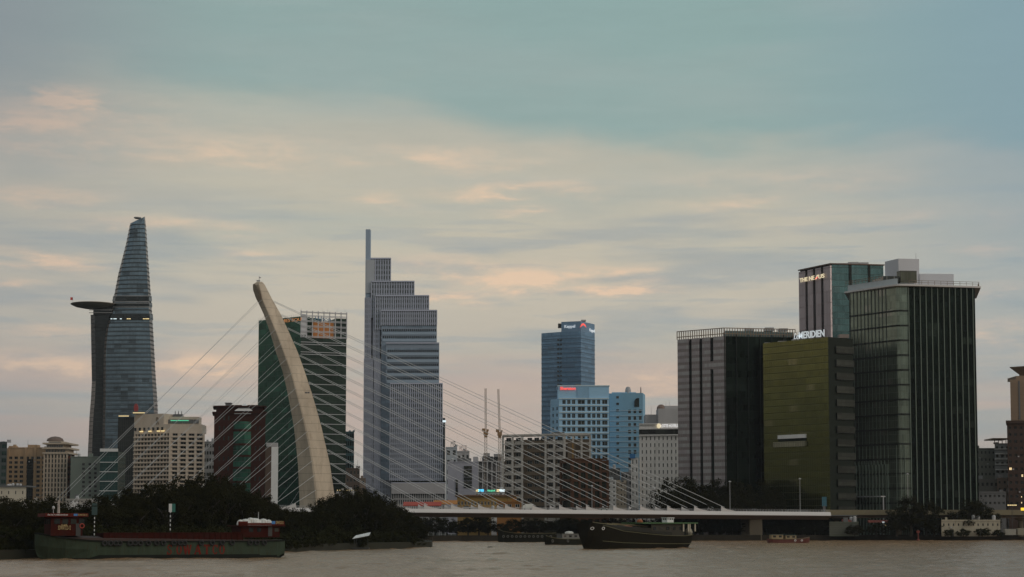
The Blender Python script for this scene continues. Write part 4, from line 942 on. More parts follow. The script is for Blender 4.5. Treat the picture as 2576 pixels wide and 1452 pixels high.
for i in range(9): inst(t, 'lamp', (a.x + (b.x - a.x) * (i + .5) / 9, a.y - .5, z1 + 1.4), (.5, .3, .35), 0, LITW)
# ---- small things right of the stepped tower
t, a, b, z1 = simple_block('slim dark tower peeking out behind the right edge of the stepped blue tower', 'office_tower', 'tower', 1095, 1120, 1054, 1400, 20, mat('slim_dark', (.07, .08, .09)), 0, 0, 1, 1, None)
inst(t, 'roof_light', (P(1117, 1060, 1400).x, a.y - .4, Z(1060, 1400)), (3, .5, 1.5), 0, LITC)
M_PALEB = mat('pale_blue_render', (.46, .50, .55), .8, .12)
t, a, b, z1 = simple_block('white apartment block with roof letters, just right of the stepped tower', 'apartment_block', 'apartments', 1121, 1150, 1127, 1330, 20, M_PALEB, 2, 6, .5, .5, [G_DARK, M_FRAME])
text(t, 'MB', V2(P(1134, 1124, 1331)), V2(P(1146, 1124, 1331)), z1 + .8, 4.2, M_DARK, 0)
t, a, b, z1 = simple_block('grey apartment block with red roof letters behind the blank lavender building', 'apartment_block', 'apartments', 1150, 1181, 1137, 1335, 20, M_GREY, 3, 5, .5, .4, [G_DARK, M_FRAME])
text(t, 'HOTEL', V2(P(1156, 1134, 1336)), V2(P(1176, 1134, 1336)), z1 + .8, 4.0, mat('faded_red', (.35, .2, .18)), 0)
t, a, b, z1 = simple_block('blank lavender grey building with one column of dark balconies', 'apartment_block', 'apartments', 1126, 1203, 1164, 1180, 24, mat('lavender_render', (.40, .40, .47), .8, .1), 0, 0, 1, 1, None)
for k in range(6):
    p = P(1177, 1176 + 9.5 * k, 1179.8); inst(t, 'balcony_opening', (p.x, p.y, p.z), (5.2, .5, 1.9), 0, G_DARK, 'box')
inst(t, 'stair_window', (P(1149, 1228, 1179.8).x, 1179.8, Z(1228, 1180)), (1.4, .5, 11), 0, G_DARK, 'box')
roof_box(t, 1150, 1185, 1153, 1163, 1184, 8, M_DGREY); roof_box(t, 1190, 1202, 1149, 1163, 1186, 6, M_GREY)
# unfinished concrete block with two crane masts
def unfinished():
    D = 1260; t = bld('unfinished grey concrete building with open floors under the two crane masts', 'building site', P(1235, 1321, D), 'unfinished_building')
    a, b = V2(P(1203, 1160, D)), V2(P(1272, 1160, D)); n = 7
    for i in range(n):
        z = Z0 + (Z(1160, D) - Z0) * (i + 1) / n; m = MB(); m.prism([a, b, b + Vector((0, 22)), a + Vector((0, 22))], z - .5, z); m.build('floor_slab', M_GREY, t)
    fins(t, 'column', a + Vector((0, 1)), b + Vector((0, 1)), Z0, Z(1160, D), 7, .8, .8, M_GREY)
    m = MB(); m.prism([a + Vector((0, 8)), b + Vector((0, 8)), b + Vector((0, 10)), a + Vector((0, 10))], Z0, Z(1160, D) - .6); m.build('core_wall', mat('raw_concrete', (.26, .25, .25)), t)
    for u0, u1, v in ((1212, 1240, 1148), (1216, 1232, 1140), (1242, 1262, 1142), (1225, 1262, 1150)): roof_box(t, u0, u1, v, 1160, D + 4, 8, M_GREY, 'formwork')
    fins(t, 'rebar_post', a + Vector((0, 3)), b + Vector((0, 3)), Z(1160, D), Z(1152, D), 14, .25, .25, M_GREY)
unfinished()
M_CRANE = mat('crane_steel', (.52, .44, .38), .6, .15); M_RUST = mat('crane_rust', (.34, .20, .10), .7)
def crane(u, vt, vm, lean, label):
    D = 1262; t = thing('tower_crane', label, 'crane', (P(u, 1100, D).x, D, Z0), 'crane masts over the unfinished building')
    def lattice(p, q, w, name):
        m = MB(); d = (q - p); N = int(d.length / (w * 1.25)); cs = [Vector((x, y, 0)) * (w / 2) for x, y in ((-1, -1), (1, -1), (1, 1), (-1, 1))]
        for c in cs: m.bar(p + c, q + c, .28, .28)
        for i in range(N):
            A = p + d * (i / N); B = p + d * ((i + 1) / N)
            for k in range(4): m.bar(A + cs[k], B + cs[(k + 1) % 4], .16, .16); m.bar(A + cs[k], A + cs[(k + 1) % 4], .16, .16)
        m.build(name, M_CRANE, t)
    b = Vector((P(u, 1100, D).x, D, Z0)); mid = P(u, vm, D); top = P(u + lean, vt, D)
    lattice(b, Vector((mid.x, D, mid.z - 1)), 1.7, 'mast'); lattice(mid + Vector((0, 0, 2)), top, 1.1, 'jib')
    m = MB(); m.box(mid, (3.2, 3.2, 2.4)); m.box(mid + Vector((0, 0, -2)), (2.2, 2.2, 1.6)); m.build('slewing_platform', M_RUST, t)
    m = MB(); m.box(mid + Vector((-1.4, -1, 2.2)), (2.4, 1.4, 2.0)); m.box(mid + Vector((1.2, 0, 2.0)), (1.6, 2.2, 1.4)); m.build('cab', M_RUST, t)
crane(1222, 977, 1090, -.5, 'taller left one of two thin tower cranes with jib raised upright')
crane(1257, 979, 1092, -3.5, 'right one of two thin tower cranes with jib raised upright, beside the concrete frame block')
# ---- J: grey concrete frame block with the brown infill, and the brown glass block
def frame_block():
    D = 1075.0; fmx = mat('frame_concrete', (.54, .50, .46), .85, .15, .15, grime=(.3, .27, .24)); br = mat('brown_infill', (.17, .125, .085), .85, .25, .3)
    t = bld('grey concrete frame apartment block with brown recessed balconies behind the stay cables', 'apartments', P(1370, 1321, D), 'apartment_block')
    a, b, c = V2(P(1266, 1102, D + 16)), V2(P(1420, 1094, D)), V2(P(1484, 1094, D + 2)); bk = c + a - b; z1 = Z(1094, D); nf = 13
    e = edge(a, b)
    k = MB(); ins = 2.2; k.prism([a - e[2] * ins, b - e[2] * ins, c - e[2] * ins, bk], Z0, Z(1104, D)); k.build('infill', br, t)
    zs = [Z0 + (z1 - Z0) * i / nf for i in range(1, nf + 1)]
    cx = [0, .15, .27, .44, .52, .76, .88, 1.0]
    cols = [0, .16, .32, .70, .84, 1.0]
    fins(t, 'column', a, b, Z0, z1, len(cols), 1.1, .9, fmx, ts=cols); fins(t, 'column', b, c, Z0, z1, 4, 1.1, .9, fmx)
    for i, z in enumerate(zs):
        for s0, s1 in zip(cols, cols[1:]):
            p, q = a.lerp(b, s0), a.lerp(b, s1); mid = abs(s0 - .32) < .01
            bands(t, 'floor_beam', p, q, [z - .4], .8, .7, br if mid and i < nf - 2 else fmx, inset=.0)
            if i < nf - 1:
                m0 = (p + q) / 2 - e[2] * 1.2; inst(t, 'balustrade', (m0.x, m0.y, z + .7), ((q - p).length - 1.2, .2, 1.2), e[4], fmx if not mid else br)
                if not mid:
                    m0 = p.lerp(q, .42) - e[2] * 2.12; inst(t, 'window', (m0.x, m0.y, z + 2.2), ((q - p).length * .5, .3, 2.6), e[4], [G_DARK, M_FRAME], 'win')
                else:
                    for s in (.25, .55, .82): m0 = p.lerp(q, s) - e[2] * 2.12; inst(t, 'window', (m0.x, m0.y, z + 1.9), ((q - p).length * .2, .3, 2.8), e[4], [G_DARK, M_FRAME], 'win')
        bands(t, 'floor_beam', b, c, [z - .4], .9, .7, fmx)
    bands(t, 'roof_beam', a, b, [z1 + .3], 1.0, 1.2, fmx); bands(t, 'roof_beam', b, c, [z1 + .3], 1.0, 1.2, fmx)
    roof_box(t, 1388, 1420, 1087, 1094, D + 8, 6, M_DGREY); roof_box(t, 1430, 1478, 1090, 1094, D + 8, 6, fmx)
    p0, p1 = P(1428, 1120, D - .9), P(1448, 1120, D - .9); m = MB(); m.prism([(p0.x, p0.y), (p1.x, p1.y), (p1.x, p1.y + 2), (p0.x, p0.y + 2)], Z(1170, D), Z(1114, D)); m.build('stair_screen', br, t)
    m = MB(); m.prism([(p0.x + 2.5, p0.y - .2), (p0.x + 3.5, p0.y - .2), (p0.x + 3.5, p0.y + .1), (p0.x + 2.5, p0.y + .1)], Z(1168, D), Z(1116, D)); m.build('stair_strip', mat('ochre_strip', (.30, .17, .05)), t)
    D2 = 1035.0; bt = mat('brown_tile', (.10, .05, .03), .8, .2, .2, spec=.1)
    t = bld('dark brown tiled office block with long green tinted windows, right of the concrete frame block', 'office', P(1470, 1321, D2), 'office_block')
    a, b, c = V2(P(1413, 1160, D2 + 8)), V2(P(1440, 1158, D2)), V2(P(1528, 1154, D2 + 2)); z1 = Z(1158, D2)
    k = MB(); k.prism([a + Vector((.6, 1)), b + Vector((0, 1)), c + Vector((-.6, 1)), c + a - b + Vector((0, -1))], Z0, z1 - .3); k.build('glazing', curtain('brown_glazing', (.035, .04, .025), (.03, .02, .015), 2.6, 3.4, .25, .3, .5, .2, .5, (.08, .09, .06), .1), t)
    n = 8
    for q0, q1 in ((a, b), (b, c)):
        bands(t, 'spandrel', q0, q1, [Z0 + (z1 - Z0) * (i + 1) / n - .8 for i in range(n)], 1.5, .9, bt); fins(t, 'pier', q0, q1, Z0, z1 + .2, 2 if q0 is a else 6, 1.4, 1.0, bt)
    k = MB(); k.prism([a, b, c, c + a - b], z1 + .21, z1 + 1.1); k.build('parapet', bt, t)
    for u in (1448, 1455, 1462): mast(t, u, 1140, 1155, D2 + 6, M_STEEL, .12)
frame_block()
# low colonial market hall, awnings and neon on the far bank
t, a, b, z1 = simple_block('long yellow market hall with a row of white arcade openings on the far bank', 'market_hall', 'market', 1150, 1300, 1252, 1010, 12, mat('yellow_render', (.30, .185, .055), .85), 18, 1, .55, .62, [G_DARK, M_WHITE], vb=1274, zt=1.5)
m = MB(); m.prism([a + Vector((-1, -1.2)), b + Vector((1, -1.2)), b + Vector((1, 13)), a + Vector((-1, 13))], z1 + .71, z1 + 1.5); m.build('roof', mat('tile_roof', (.16, .09, .05)), t)
t, a, b, z1 = simple_block('white cafe terrace with glowing round and blue signs, above the yellow market hall', 'cafe_building', 'cafe', 1196, 1268, 1238, 1050, 12, M_GREY, 10, 1, .5, .4, [G_DARK, M_FRAME], vb=1258)
for u, w, mm in ((1201, 1.6, LITW), (1210, 3.2, LITB), (1253, 1.6, LITW), (1262, 3.4, LITC)): p = P(u, 1234, 1049); inst(t, 'neon_sign', (p.x, p.y, p.z), (w, .3, 1.4), 0, mm)
for k in range(5): p = P(1228 + k * 4, 1234 - abs(2 - k) * .4 + 1, 1049); inst(t, 'neon_sign', (p.x, p.y, p.z), (.7, .3, .9), 0, LITG)
t, a, b, z1 = simple_block('orange gabled booth with two white framed windows behind the bridge deck', 'kiosk', 'kiosk', 1250, 1312, 1264, 985, 6, mat('orange_paint', (.27, .12, .03), .8), 3, 1, .55, .62, [G_DARK, M_WHITE], vb=1280, zt=.4)
a, b = P(1014, 1266, 1000), P(1110, 1266, 1000); t = thing('awning_row', 'long red awning with orange end over market stalls by the stepped tower', 'awning', (a.x, a.y, Z0))
m = MB(); m.loft([[Vector((x, a.y, a.z - 1.6)), Vector((x, a.y, a.z - 1.2)), Vector((x, a.y + 5, a.z + .8)), Vector((x, a.y + 5, a.z + .4))] for x in (a.x, (a.x + b.x) / 2, b.x)]); m.build('canvas', mat('red_canvas', (.38, .07, .05), .9), t)
for i in range(7): x = a.x + (b.x - a.x) * i / 6; inst(t, 'post', (x, a.y + .3, (Z0 + a.z - 1.4) / 2), (.3, .3, a.z - 1.4 - Z0), 0, M_GREY)
a, b = P(1090, 1262, 1003), P(1150, 1262, 1003); t = thing('awning_row', 'orange striped awning between the red awning and the yellow market hall', 'awning', (a.x, a.y, Z0))
m = MB(); m.loft([[Vector((x, a.y, a.z - 1.6)), Vector((x, a.y, a.z - 1.2)), Vector((x, a.y + 5, a.z + .8)), Vector((x, a.y + 5, a.z + .4))] for x in (a.x, b.x)]); m.build('canvas', mat('orange_canvas', (.42, .18, .05), .9), t)
for i in range(5): x = a.x + (b.x - a.x) * i / 4; inst(t, 'post', (x, a.y + .3, (Z0 + a.z - 1.4) / 2), (.3, .3, a.z - 1.4 - Z0), 0, M_GREY)
t, a, b, z1 = simple_block('white shed with ribbed wall seen under the bridge deck by the dark bush', 'shed', 'shed', 1236, 1268, 1286, 1000, 10, M_WHITE, 0, 0, 1, 1, None)
bands(t, 'cladding_rib', a, b, [Z0 + .8 + .9 * i for i in range(9)], .25, .15, M_GREY)
# ---- K: blue glass tower with the roof sign
def blue_tower():
    D = 1500.0; t = bld('dark blue glass office tower with white and red roof signs', 'tower', P(1430, 1321, D))
    g = curtain('blue_glass', (.17, .29, .43), (.11, .19, .29), 1.6, 3.9, .12, .7, .22, .25, .35, (.14, .2, .27), .1)
    f = [V2(P(1362, 832, D + 18)), V2(P(1412, 832, D + 6)), V2(P(1461, 808, D)), V2(P(1496, 816, D + 24)), V2(P(1470, 816, D + 62)), V2(P(1370, 832, D + 56))]
    shell(t, f, Z0, Z(833, D), [g, M_ROOF], None, 'facade', top=1)
    up = [f[1] + Vector((0, .05)), f[2] + Vector((0, .05)), f[3] + Vector((-.05, 0)), f[4], f[4] + Vector((-16, 0))]
    shell(t, up, Z(833, D) + .003, Z(808, D), [mat('blue_panel', (.20, .31, .45), .5, .1, .1, .1), M_ROOF], None, 'sign_box', top=1)
    lm = mat('blue_ledge', (.12, .18, .26), .6); v = 850
    while v < 1100:
        for a, b in ((f[0], f[1]), (f[1], f[2]), (f[2], f[3])): bands(t, 'floor_ledge', a, b, [Z(v, D)], .6, .3, lm)
        v += 12
    for u in (1404, 1412): 
        for k in range(22): p = P(u - 0, 856 + k * 11.2, D + 6.8); inst(t, 'vent', (p.x, p.y - .6, p.z), (1.4, .8, 1.4), 0, M_DARK)
    e = edge(f[1], f[2]); s0, s1 = f[1].lerp(f[2], .17), f[1].lerp(f[2], .72)
    text(t, 'Keppel', s0, s1, Z(826.5, D), Z(816.5, D) - Z(826.5, D), SIGN_W, .6, bold=.02)
    p = P(1467, 820, D + 1); m = MB(); m.loft([[Vector((p.x + x, p.y - 1.0 + d, p.z + z)) for x, z in ((-2.6, -1.6), (-1.2, -.2), (0, .6), (1.2, -.2), (2.6, -1.6), (1.6, 1.2), (0, 2.2), (-1.6, 1.2))] for d in (0, .5)]); m.build('emblem', SIGN_R, t)
    s0, s1 = f[2].lerp(f[3], .58), f[2].lerp(f[3], .95); text(t, 'Keppel', s0, s1, Z(832, D), 3.4, SIGN_W, .6, bold=.02)
    roof_box(t, 1404, 1412, 814, 824, D + 20, 6, M_DARK); roof_box(t, 1462, 1474, 804.5, 808, D + 20, 6, M_GREY)
blue_tower()
# ---- L: pale blue hotel, two blocks
def blue_hotel():
    D = 1350.0; pb = mat('haze_blue_render', (.36, .60, .82), .75, .08, .1); t = bld('pale blue hotel with white window grid and glowing red sign before the blue tower', 'hotel', P(1465, 1321, D), 'hotel_building')  # blue of the evening haze and light is put into the wall colour
    a, b, c, d = V2(P(1386, 1006, D + 10)), V2(P(1406, 1006, D)), V2(P(1532, 1006, D)), V2(P(1532, 1006, D + 30)); z1 = Z(1003, D); w = MB()
    W = [1, 1, 1, 2.2, 1, 1, 1, 1.6]
    rows = 17; holes(w, t, b, c, Z0, z1, 8, rows, .70, .62, [G_DARK, mat('hotel_frame', (.30, .38, .44))], .8, widths=W, m0=2, m1=0.3, zb=12)
    holes(w, t, a, b, Z0, Z(1020, D), 2, rows, .35, .5, [G_DARK, M_FRAME], .6, zb=12)
    w.wall(a, b, Z(1020, D), z1); w.wall(c, d, Z0, z1); w.wall(d, a + Vector((0, 22)), Z0, z1); w.wall(a + Vector((0, 22)), a, Z0, z1); w.face([(p.x, p.y, z1) for p in (a, b, c, d, a + Vector((0, 22)))], None, 0); w.build('facade', pb, t)
    wf = mat('pale_grid', (.60, .74, .82), .7, .08)
    zs = [Z0 + 12 + (z1 - Z0 - 12) * i / rows for i in range(rows + 1)]
    bands(t, 'sill_course', b, c, [z + .1 for z in zs], .7, .55, wf)
    q = MB(); p0, p1 = V2(P(1404, 971, D + .6)), V2(P(1532, 971, D + .6)); q.prism([p0, p1, p1 + Vector((0, 28)), p0 + Vector((0, 28))], z1 + .003, Z(972, D)); q.build('attic', pb, t)
    q = MB(); q.prism([p0 + Vector((-.5, -.5)), p1 + Vector((.5, -.5)), p1 + Vector((.5, 28)), p0 + Vector((-.5, 28))], Z(972, D) + .003, Z(972, D) + .8); q.build('parapet', wf, t)
    s0, s1 = V2(P(1409, 980, D + .6)), V2(P(1448, 980, D + .6)); text(t, 'Sheraton', s0, s1, Z(981, D), Z(973.5, D) - Z(981, D), SIGN_R, .6, bold=.03)
    fins(t, 'attic_panel', V2(P(1452, 980, D + .6)), V2(P(1482, 980, D + .6)), Z(1001, D), Z(974, D), 1, 8.8, .4, mat('attic_blue', (.26, .45, .64)), ends=False)
    roof_box(t, 1448, 1462, 966, 972, D + 10, 5, M_DGREY)
    D2 = 1362.0; pb2 = mat('haze_mid_blue_render', (.25, .46, .62), .7, .1, .1); t = bld('narrower blue hotel wing with an arched top window, right of the window grid', 'hotel', P(1575, 1321, D2), 'hotel_building')
    a, b, c = V2(P(1532.5, 992, D2)), V2(P(1617, 992, D2 - 6)), V2(P(1623, 1030, D2 + 14)); z1 = Z(990, D2); w = MB(); a2, b2 = a.lerp(b, .52), b
    w.wall(a, a2, Z0, z1); holes(w, t, a2, b2, Z0, Z(1028, D2), 3, 16, .52, .55, [G_DARK, M_FRAME], .6, zb=12); w.wall(a2, b2, Z(1028, D2), z1)
    w.wall(b, c, Z0, z1); w.wall(c, a + Vector((0, 20)), Z0, z1); w.wall(a + Vector((0, 20)), a, Z0, z1); w.face([(p.x, p.y, z1) for p in (a, b, c, a + Vector((0, 20)))], None, 0); w.build('facade', pb2, t)
    bands(t, 'floor_line', a, b, [Z(v, D2) for v in range(1034, 1240, 13)], .5, .35, mat('pale_blue_line', (.42, .52, .60)))
    e = edge(a, b)
    for k in range(14): p = a.lerp(b, .25) + e[2] * .05; inst(t, 'window', (p.x, p.y, Z(1000 + k * 16.5, D2)), (2.0, .3, 1.8), e[4], [G_DARK, M_FRAME], 'win')
    p = a.lerp(b, .86); m = MB(); cx, cz = p.x, Z(1012, D2); prof = [Vector((cx + 2.8 * math.cos(math.pi * i / 10), p.y - .2, cz + 2.8 * math.sin(math.pi * i / 10))) for i in range(11)] + [Vector((cx - 2.8, p.y - .2, Z(1028, D2) + 1)), Vector((cx + 2.8, p.y - .2, Z(1028, D2) + 1))]
    m.face(prof[::-1]); m.loft([prof, [q + Vector((0, .5, 0)) for q in prof]], caps=False); m.build('arched_window', G_DARK, t)
    roof_box(t, 1540, 1600, 987, 990.5, D2 + 6, 8, pb2); p = P(1580, 980, D2 + 8); m = MB(); m.lathe((p.x, p.y, Z(988, D2)), [(2.2, 0), (2.2, 2.4), (1.6, 4.5), (.3, 5.2)], 12); m.build('water_tank', M_GREY, t); mast(t, 1612, 974, 992, D2 + 6, M_DARK, .5, 'flue')
blue_hotel()
# ---- M: white hotel
def white_hotel():
    D = 1120.0; wm = mat('white_render', (.80, .77, .75), .8, .08, .1, grime=(.56, .54, .52)); t = bld('white hotel with rows of small dark windows, left of the mauve panelled tower', 'hotel', P(1660, 1321, D), 'hotel_building')
    a, b = V2(P(1608, 1067, D + 6)), V2(P(1726, 1064, D)); z1 = Z(1067, D); w = MB()
    holes(w, t, a, b, Z0, Z(1094, D), 11, 14, .30, .62, [G_DARK, M_WHITE], .45, zb=3, m0=.5, sill=wm); w.wall(a, b, Z(1094, D), z1)
    w.wall(b, b + Vector((2.2, 24)), Z0, z1); w.wall(b + Vector((2.2, 24)), a + Vector((2.2, 24)), Z0, z1); w.wall(a + Vector((2.2, 24)), a, Z0, z1); w.face([(p.x, p.y, z1) for p in (a, b, b + Vector((2.2, 24)), a + Vector((2.2, 24)))], None, 0); w.build('facade', wm, t)
    e = edge(a, b)
    for k in range(11): p = a.lerp(b, (k + .5) / 11) + e[2] * .1; inst(t, 'loggia', (p.x, p.y, Z(1086, D)), (2.9, .5, 3.0), e[4], G_DARK, 'box')
    bands(t, 'cornice', a, b, [Z(1078, D), Z(1094, D), z1 + .3], .7, .9, wm)
    for z in (1106, 1249): pass
    text(t, 'LOTTE HOTELS', a.lerp(b, .46), a.lerp(b, .83), Z(1074.5, D) , Z(1067.5, D) - Z(1074.5, D), mat('sign_pale', (.85, .85, .85), .5, 0, 1, emit=(1, 1, 1), estr=.6), 1.2, bold=.01)
    p = a.lerp(b, .415); m = MB(); m.loft([[Vector((p.x + 1.15 * math.cos(k * math.pi / 8), p.y - 1.2 + d, Z(1071, D) + 1.5 * math.sin(k * math.pi / 8))) for k in range(16)] for d in (0, .5)]); m.build('emblem', SIGN_Y, t)
    c, d = V2(P(1587, 1152, D + 4)), V2(P(1606, 1152, D + 3)); w = MB(); holes(w, t, c, d, Z0, Z(1152, D), 2, 9, .3, .55, [G_DARK, M_WHITE], .4, zb=3); w.wall(d, d + Vector((1.4, 18)), Z0, Z(1152, D)); w.wall(d + Vector((1.4, 18)), c + Vector((1.4, 18)), Z0, Z(1152, D)); w.wall(c + Vector((1.4, 18)), c, Z0, Z(1152, D)); w.face([(p.x, p.y, Z(1152, D)) for p in (c, d, d + Vector((1.4, 18)), c + Vector((1.4, 18)))], None, 0); w.build('low_wing', wm, t)
    p0 = P(1586, 1144, D + 3); m = MB(); m.box((p0.x + 1.2, p0.y, Z(1147, D)), (3.4, .4, 2.6)); m.build('blue_board', mat('blue_board', (.03, .17, .42), .5, .1), t)
    D2 = 1300; t2 = bld('pale grey office block with stepped roof and thin masts behind the white hotel', 'office', P(1680, 1321, D2), 'office_block')
    for u0, u1, v, dd in ((1624, 1660, 1043, 6), (1656, 1730, 1028, 0), (1672, 1730, 1021, 8)):
        p0, p1 = P(u0, v, D2 + dd), P(u1, v, D2 + dd); m = MB(); m.prism([(p0.x, p0.y), (p1.x, p1.y), (p1.x, p1.y + 20), (p0.x, p0.y + 20)], Z0, p0.z); m.build('facade', M_GREY, t2)
    p = P(1663, 1018, D2 + 10); m = MB(); m.lathe((p.x, p.y, Z(1029, D2)), [(3.2, 0), (3.0, 2), (1.6, 3.6), (.1, 3.9)], 10); m.build('roof_dome', mat('dome_brown', (.22, .15, .12)), t2)
    for u, v in ((1638, 1018), (1684, 1005), (1675, 1010)): mast(t2, u, v, 1045, D2 + 5, M_STEEL, .14)
    simple_block('small white house with two columns of tiny windows, left of the white hotel', 'apartment_block', 'apartments', 1528, 1550, 1210, 1045, 12, wm, 2, 6, .3, .4, [G_DARK, M_FRAME])
    simple_block('small cream house with a stepped roof between the brown glass block and the white hotel', 'apartment_block', 'apartments', 1550, 1576, 1216, 1050, 12, cream2, 3, 5, .3, .4, [G_DARK, M_FRAME])
    simple_block('dark low building behind the small white house', 'office_block', 'office', 1526, 1560, 1182, 1120, 14, M_DGREY, 4, 5, .6, .5, [G_DARK, M_FRAME])
    simple_block('weathered grey building with a flat roof hut, beside the white hotel wing', 'office_block', 'office', 1562, 1590, 1190, 1130, 14, M_GREY, 3, 5, .4, .5, [G_DARK, M_FRAME])
white_hotel()
# ---- N: mauve panelled tower with black flank and crown of posts
def panel_tower():
    D = 1000.0; t = bld('grey mauve panelled tower with three dark vertical slots and a black glass flank', 'tower', P(1820, 1321, D))
    f = foot((1704, 850, D + 20), (1822, 840, D), (2000, 842, D + 8)); zt = Z(841, D)
    core = [f[0] + Vector((.2, .9)), f[1] + Vector((-.9, .3)), f[2] + Vector((0, .2)), f[3]]
    bg = curtain('flank_black_glass', (.011, .017, .012), (.005, .008, .006), 1.5, 3.7, .1, .2, .6, .15, .7, (.04, .055, .045), .08, spec=.08)
    shell(t, [f[0] + (f[1] - f[0]).normalized() * .3 - edge(f[0], f[1])[2] * 1.2, f[1] - edge(f[0], f[1])[2] * 1.2, f[2], f[3]], Z0, zt - 1.0, [mat('slot_black', (.02, .024, .022), .5, spec=.15), bg, M_ROOF], [0, 1, 1, 1], 'core', top=2)
    pm = curtain('mauve_panel', (.33, .30, .315), (.17, .155, .16), 1.5, 3.65, .1, .22, .22, .25, .45, (.42, .43, .43), .5, sp=(.235, .205, .205), sph=.42)
    e = edge(f[0], f[1])
    for s0, s1 in ((0, .245), (.305, .47), (.53, .70), (.765, 1.0)):
        p, q = f[0].lerp(f[1], s0), f[0].lerp(f[1], s1); m = MB(); m.prism([p, q, q - e[2] * 1.15, p - e[2] * 1.15], Z0, zt - 1.0, 0, u0=e[3] * s0); m.build('cladding_panel', pm, t)
    p, q = f[0].lerp(f[1], .70), f[0].lerp(f[1], .765); m = MB(); m.prism([p, q, q - e[2] * 1.1, p - e[2] * 1.1], Z(927, D), Z(907, D)); m.build('bridge_panel', pm, t)
    post = mat('crown_post', (.24, .17, .12), .7, .1)
    z2 = Z(826, D)
    for a, b, n in ((f[0], f[1], 22), (f[1], f[2], 28)):
        fins(t, 'crown_post', a, b, zt - 1, z2, n, .28, .5, post); bands(t, 'crown_rail', a, b, [z2 + .15, zt + .3], .35, .7, post)
    gl = mat('crown_glass', (.16, .22, .22), .2, .1, .2, .5); i1, i2 = f[1] + Vector((1, 4)), f[2] + Vector((0, 5)); m = MB(); m.prism([i1, i2, i2 + Vector((0, 12)), i1 + Vector((0, 12))], zt - .99, Z(830, D)); m.build('roof_plant', gl, t)
    for u in (1875, 1925, 1960): roof_box(t, u, u + 22, 826 - (2 if u == 1925 else 0), 832, D + 14, 6, M_STEEL)
    fins(t, 'glass_rib', f[1], f[2], Z0, zt + .5, 7, .4, .5, mat('rib_dark', (.025, .03, .027), spec=.1))
    mast(t, 1884, 815, 828, D + 10, M_STEEL, .1)
panel_tower()
# ---- O: olive gold glass hotel
def olive_hotel():
    D = 962.0; t = bld('olive gold glass hotel with a white roof sign and a black banded right side', 'hotel', P(2083, 1321, D), 'hotel_building')
    f = foot((1919, 868, D + 34), (2083, 848, D), (2145, 848, D + 10)); z1 = Z(848, D)
    g = curtain('olive_glass', (.118, .122, .037), (.042, .045, .016), 1.5, 3.6, .10, .28, .24, .09, .85, (.24, .23, .12), .03, bump=.22)
    e2 = edge(f[1], f[2]); s = f[1].lerp(f[2], .28)
    dk = mat('corner_black', (.010, .015, .010), .5, spec=.1)
    shell(t, f, Z0, z1, [g, dk, M_ROOF], [0, 1, 1, 1], 'facade', top=2)
    bm_ = curtain('band_panel', (.034, .037, .031), (.02, .02, .019), 3, 2.2, .1, .2, .4, .3, .4, spec=.15)
    z = Z0 + 5
    while z < z1 - 2:
        m = MB(); p, q = s + e2[2] * .9, f[2] + e2[2] * .9; m.prism([p, q, q - e2[2] * .85, p - e2[2] * .85], z, z + 3.6); m.build('balcony_band', bm_, t); z += 7.05
    e = edge(f[0], f[1])
    # white slit balcony
    p, q = f[0].lerp(f[1], .23), f[0].lerp(f[1], .66)
    m = MB(); m.prism([p + e[2] * .8, q + e[2] * .8, q + e[2] * .02, p + e[2] * .02], Z(1103, D + 18), Z(1093.5, D + 18)); m.build('terrace_hood', M_WHITE, t)
    m = MB(); m.prism([p + e[2] * .3, q + e[2] * .3, q + e[2] * .02, p + e[2] * .02], Z(1110, D + 18), Z(1103, D + 18) - .003); m.build('terrace_opening', dk, t)
    p, q = f[0].lerp(f[1], .17), f[0].lerp(f[1], .66); m = MB(); m.prism([p + e[2] * 1.6, q + e[2] * 1.6, q + e[2] * .02, p + e[2] * .02], Z(1124, D + 18), Z(1111, D + 18)); m.build('terrace_front', curtain('terrace_front', (.26, .25, .17), (.12, .11, .07), 1.2, 4, .2, .2, .3, .3, .3), t)
    # roof sign on its frame
    sa, sb = f[0].lerp(f[1], .575), f[0].lerp(f[1], .96); zs = z1 + .4
    text(t, 'Le', f[0].lerp(f[1], .50), f[0].lerp(f[1], .572), zs + .1, 3.2, SIGN_W, .8, .3, .35)
    text(t, 'MERIDIEN', sa, sb, zs, 3.7, SIGN_W, .8, .3, bold=.015)
    m = MB(); n = 14; q0, q1 = f[0].lerp(f[1], .49), f[0].lerp(f[1], .97)
    for h in (.2, 2.2, 3.9): m.bar((q0.x, q0.y, zs + h), (q1.x, q1.y, zs + h), .1, .1)
    for k in range(n + 1): p = q0.lerp(q1, k / n); m.bar((p.x, p.y, z1), (p.x, p.y, zs + 3.9), .1, .1); r = p - e[2] * 2.5; m.bar((r.x, r.y, z1), (p.x, p.y, zs + 3.9), .1, .1)
    m.build('sign_frame', M_DARK, t)
    for u0, u1, v in ((1924, 1955, 862), (1958, 1992, 858), (1994, 2012, 853)): roof_box(t, u0, u1, v, 867, D + 40, 6, M_GREY)
    m = MB(); p = f[0].lerp(f[1], .5) - e[2] * 4; m.lathe((p.x, p.y, z1 - 1), [(.2, 0), (.2, 3.6), (3.0, 3.4), (.1, 4.6)], 10); m.build('roof_umbrella', mat('umbrella_cloth', (.16, .10, .08)), t)
    for u in (1990, 2112): roof_box(t, u, u + 24, 841 if u > 2000 else 846, 850, D + (12 if u > 2000 else 46), 6, mat('roof_boxes', (.25, .2, .18)))
    lo = P(2100, 1260, D)
    for k in range(3): inst(t, 'banner', (P(2068 + k * 4, 1262, D + 3).x, D + 1, Z(1262, D)), (.7, .3, 5), 0, mat('blue_banner', (.05, .16, .22)))
olive_hotel()
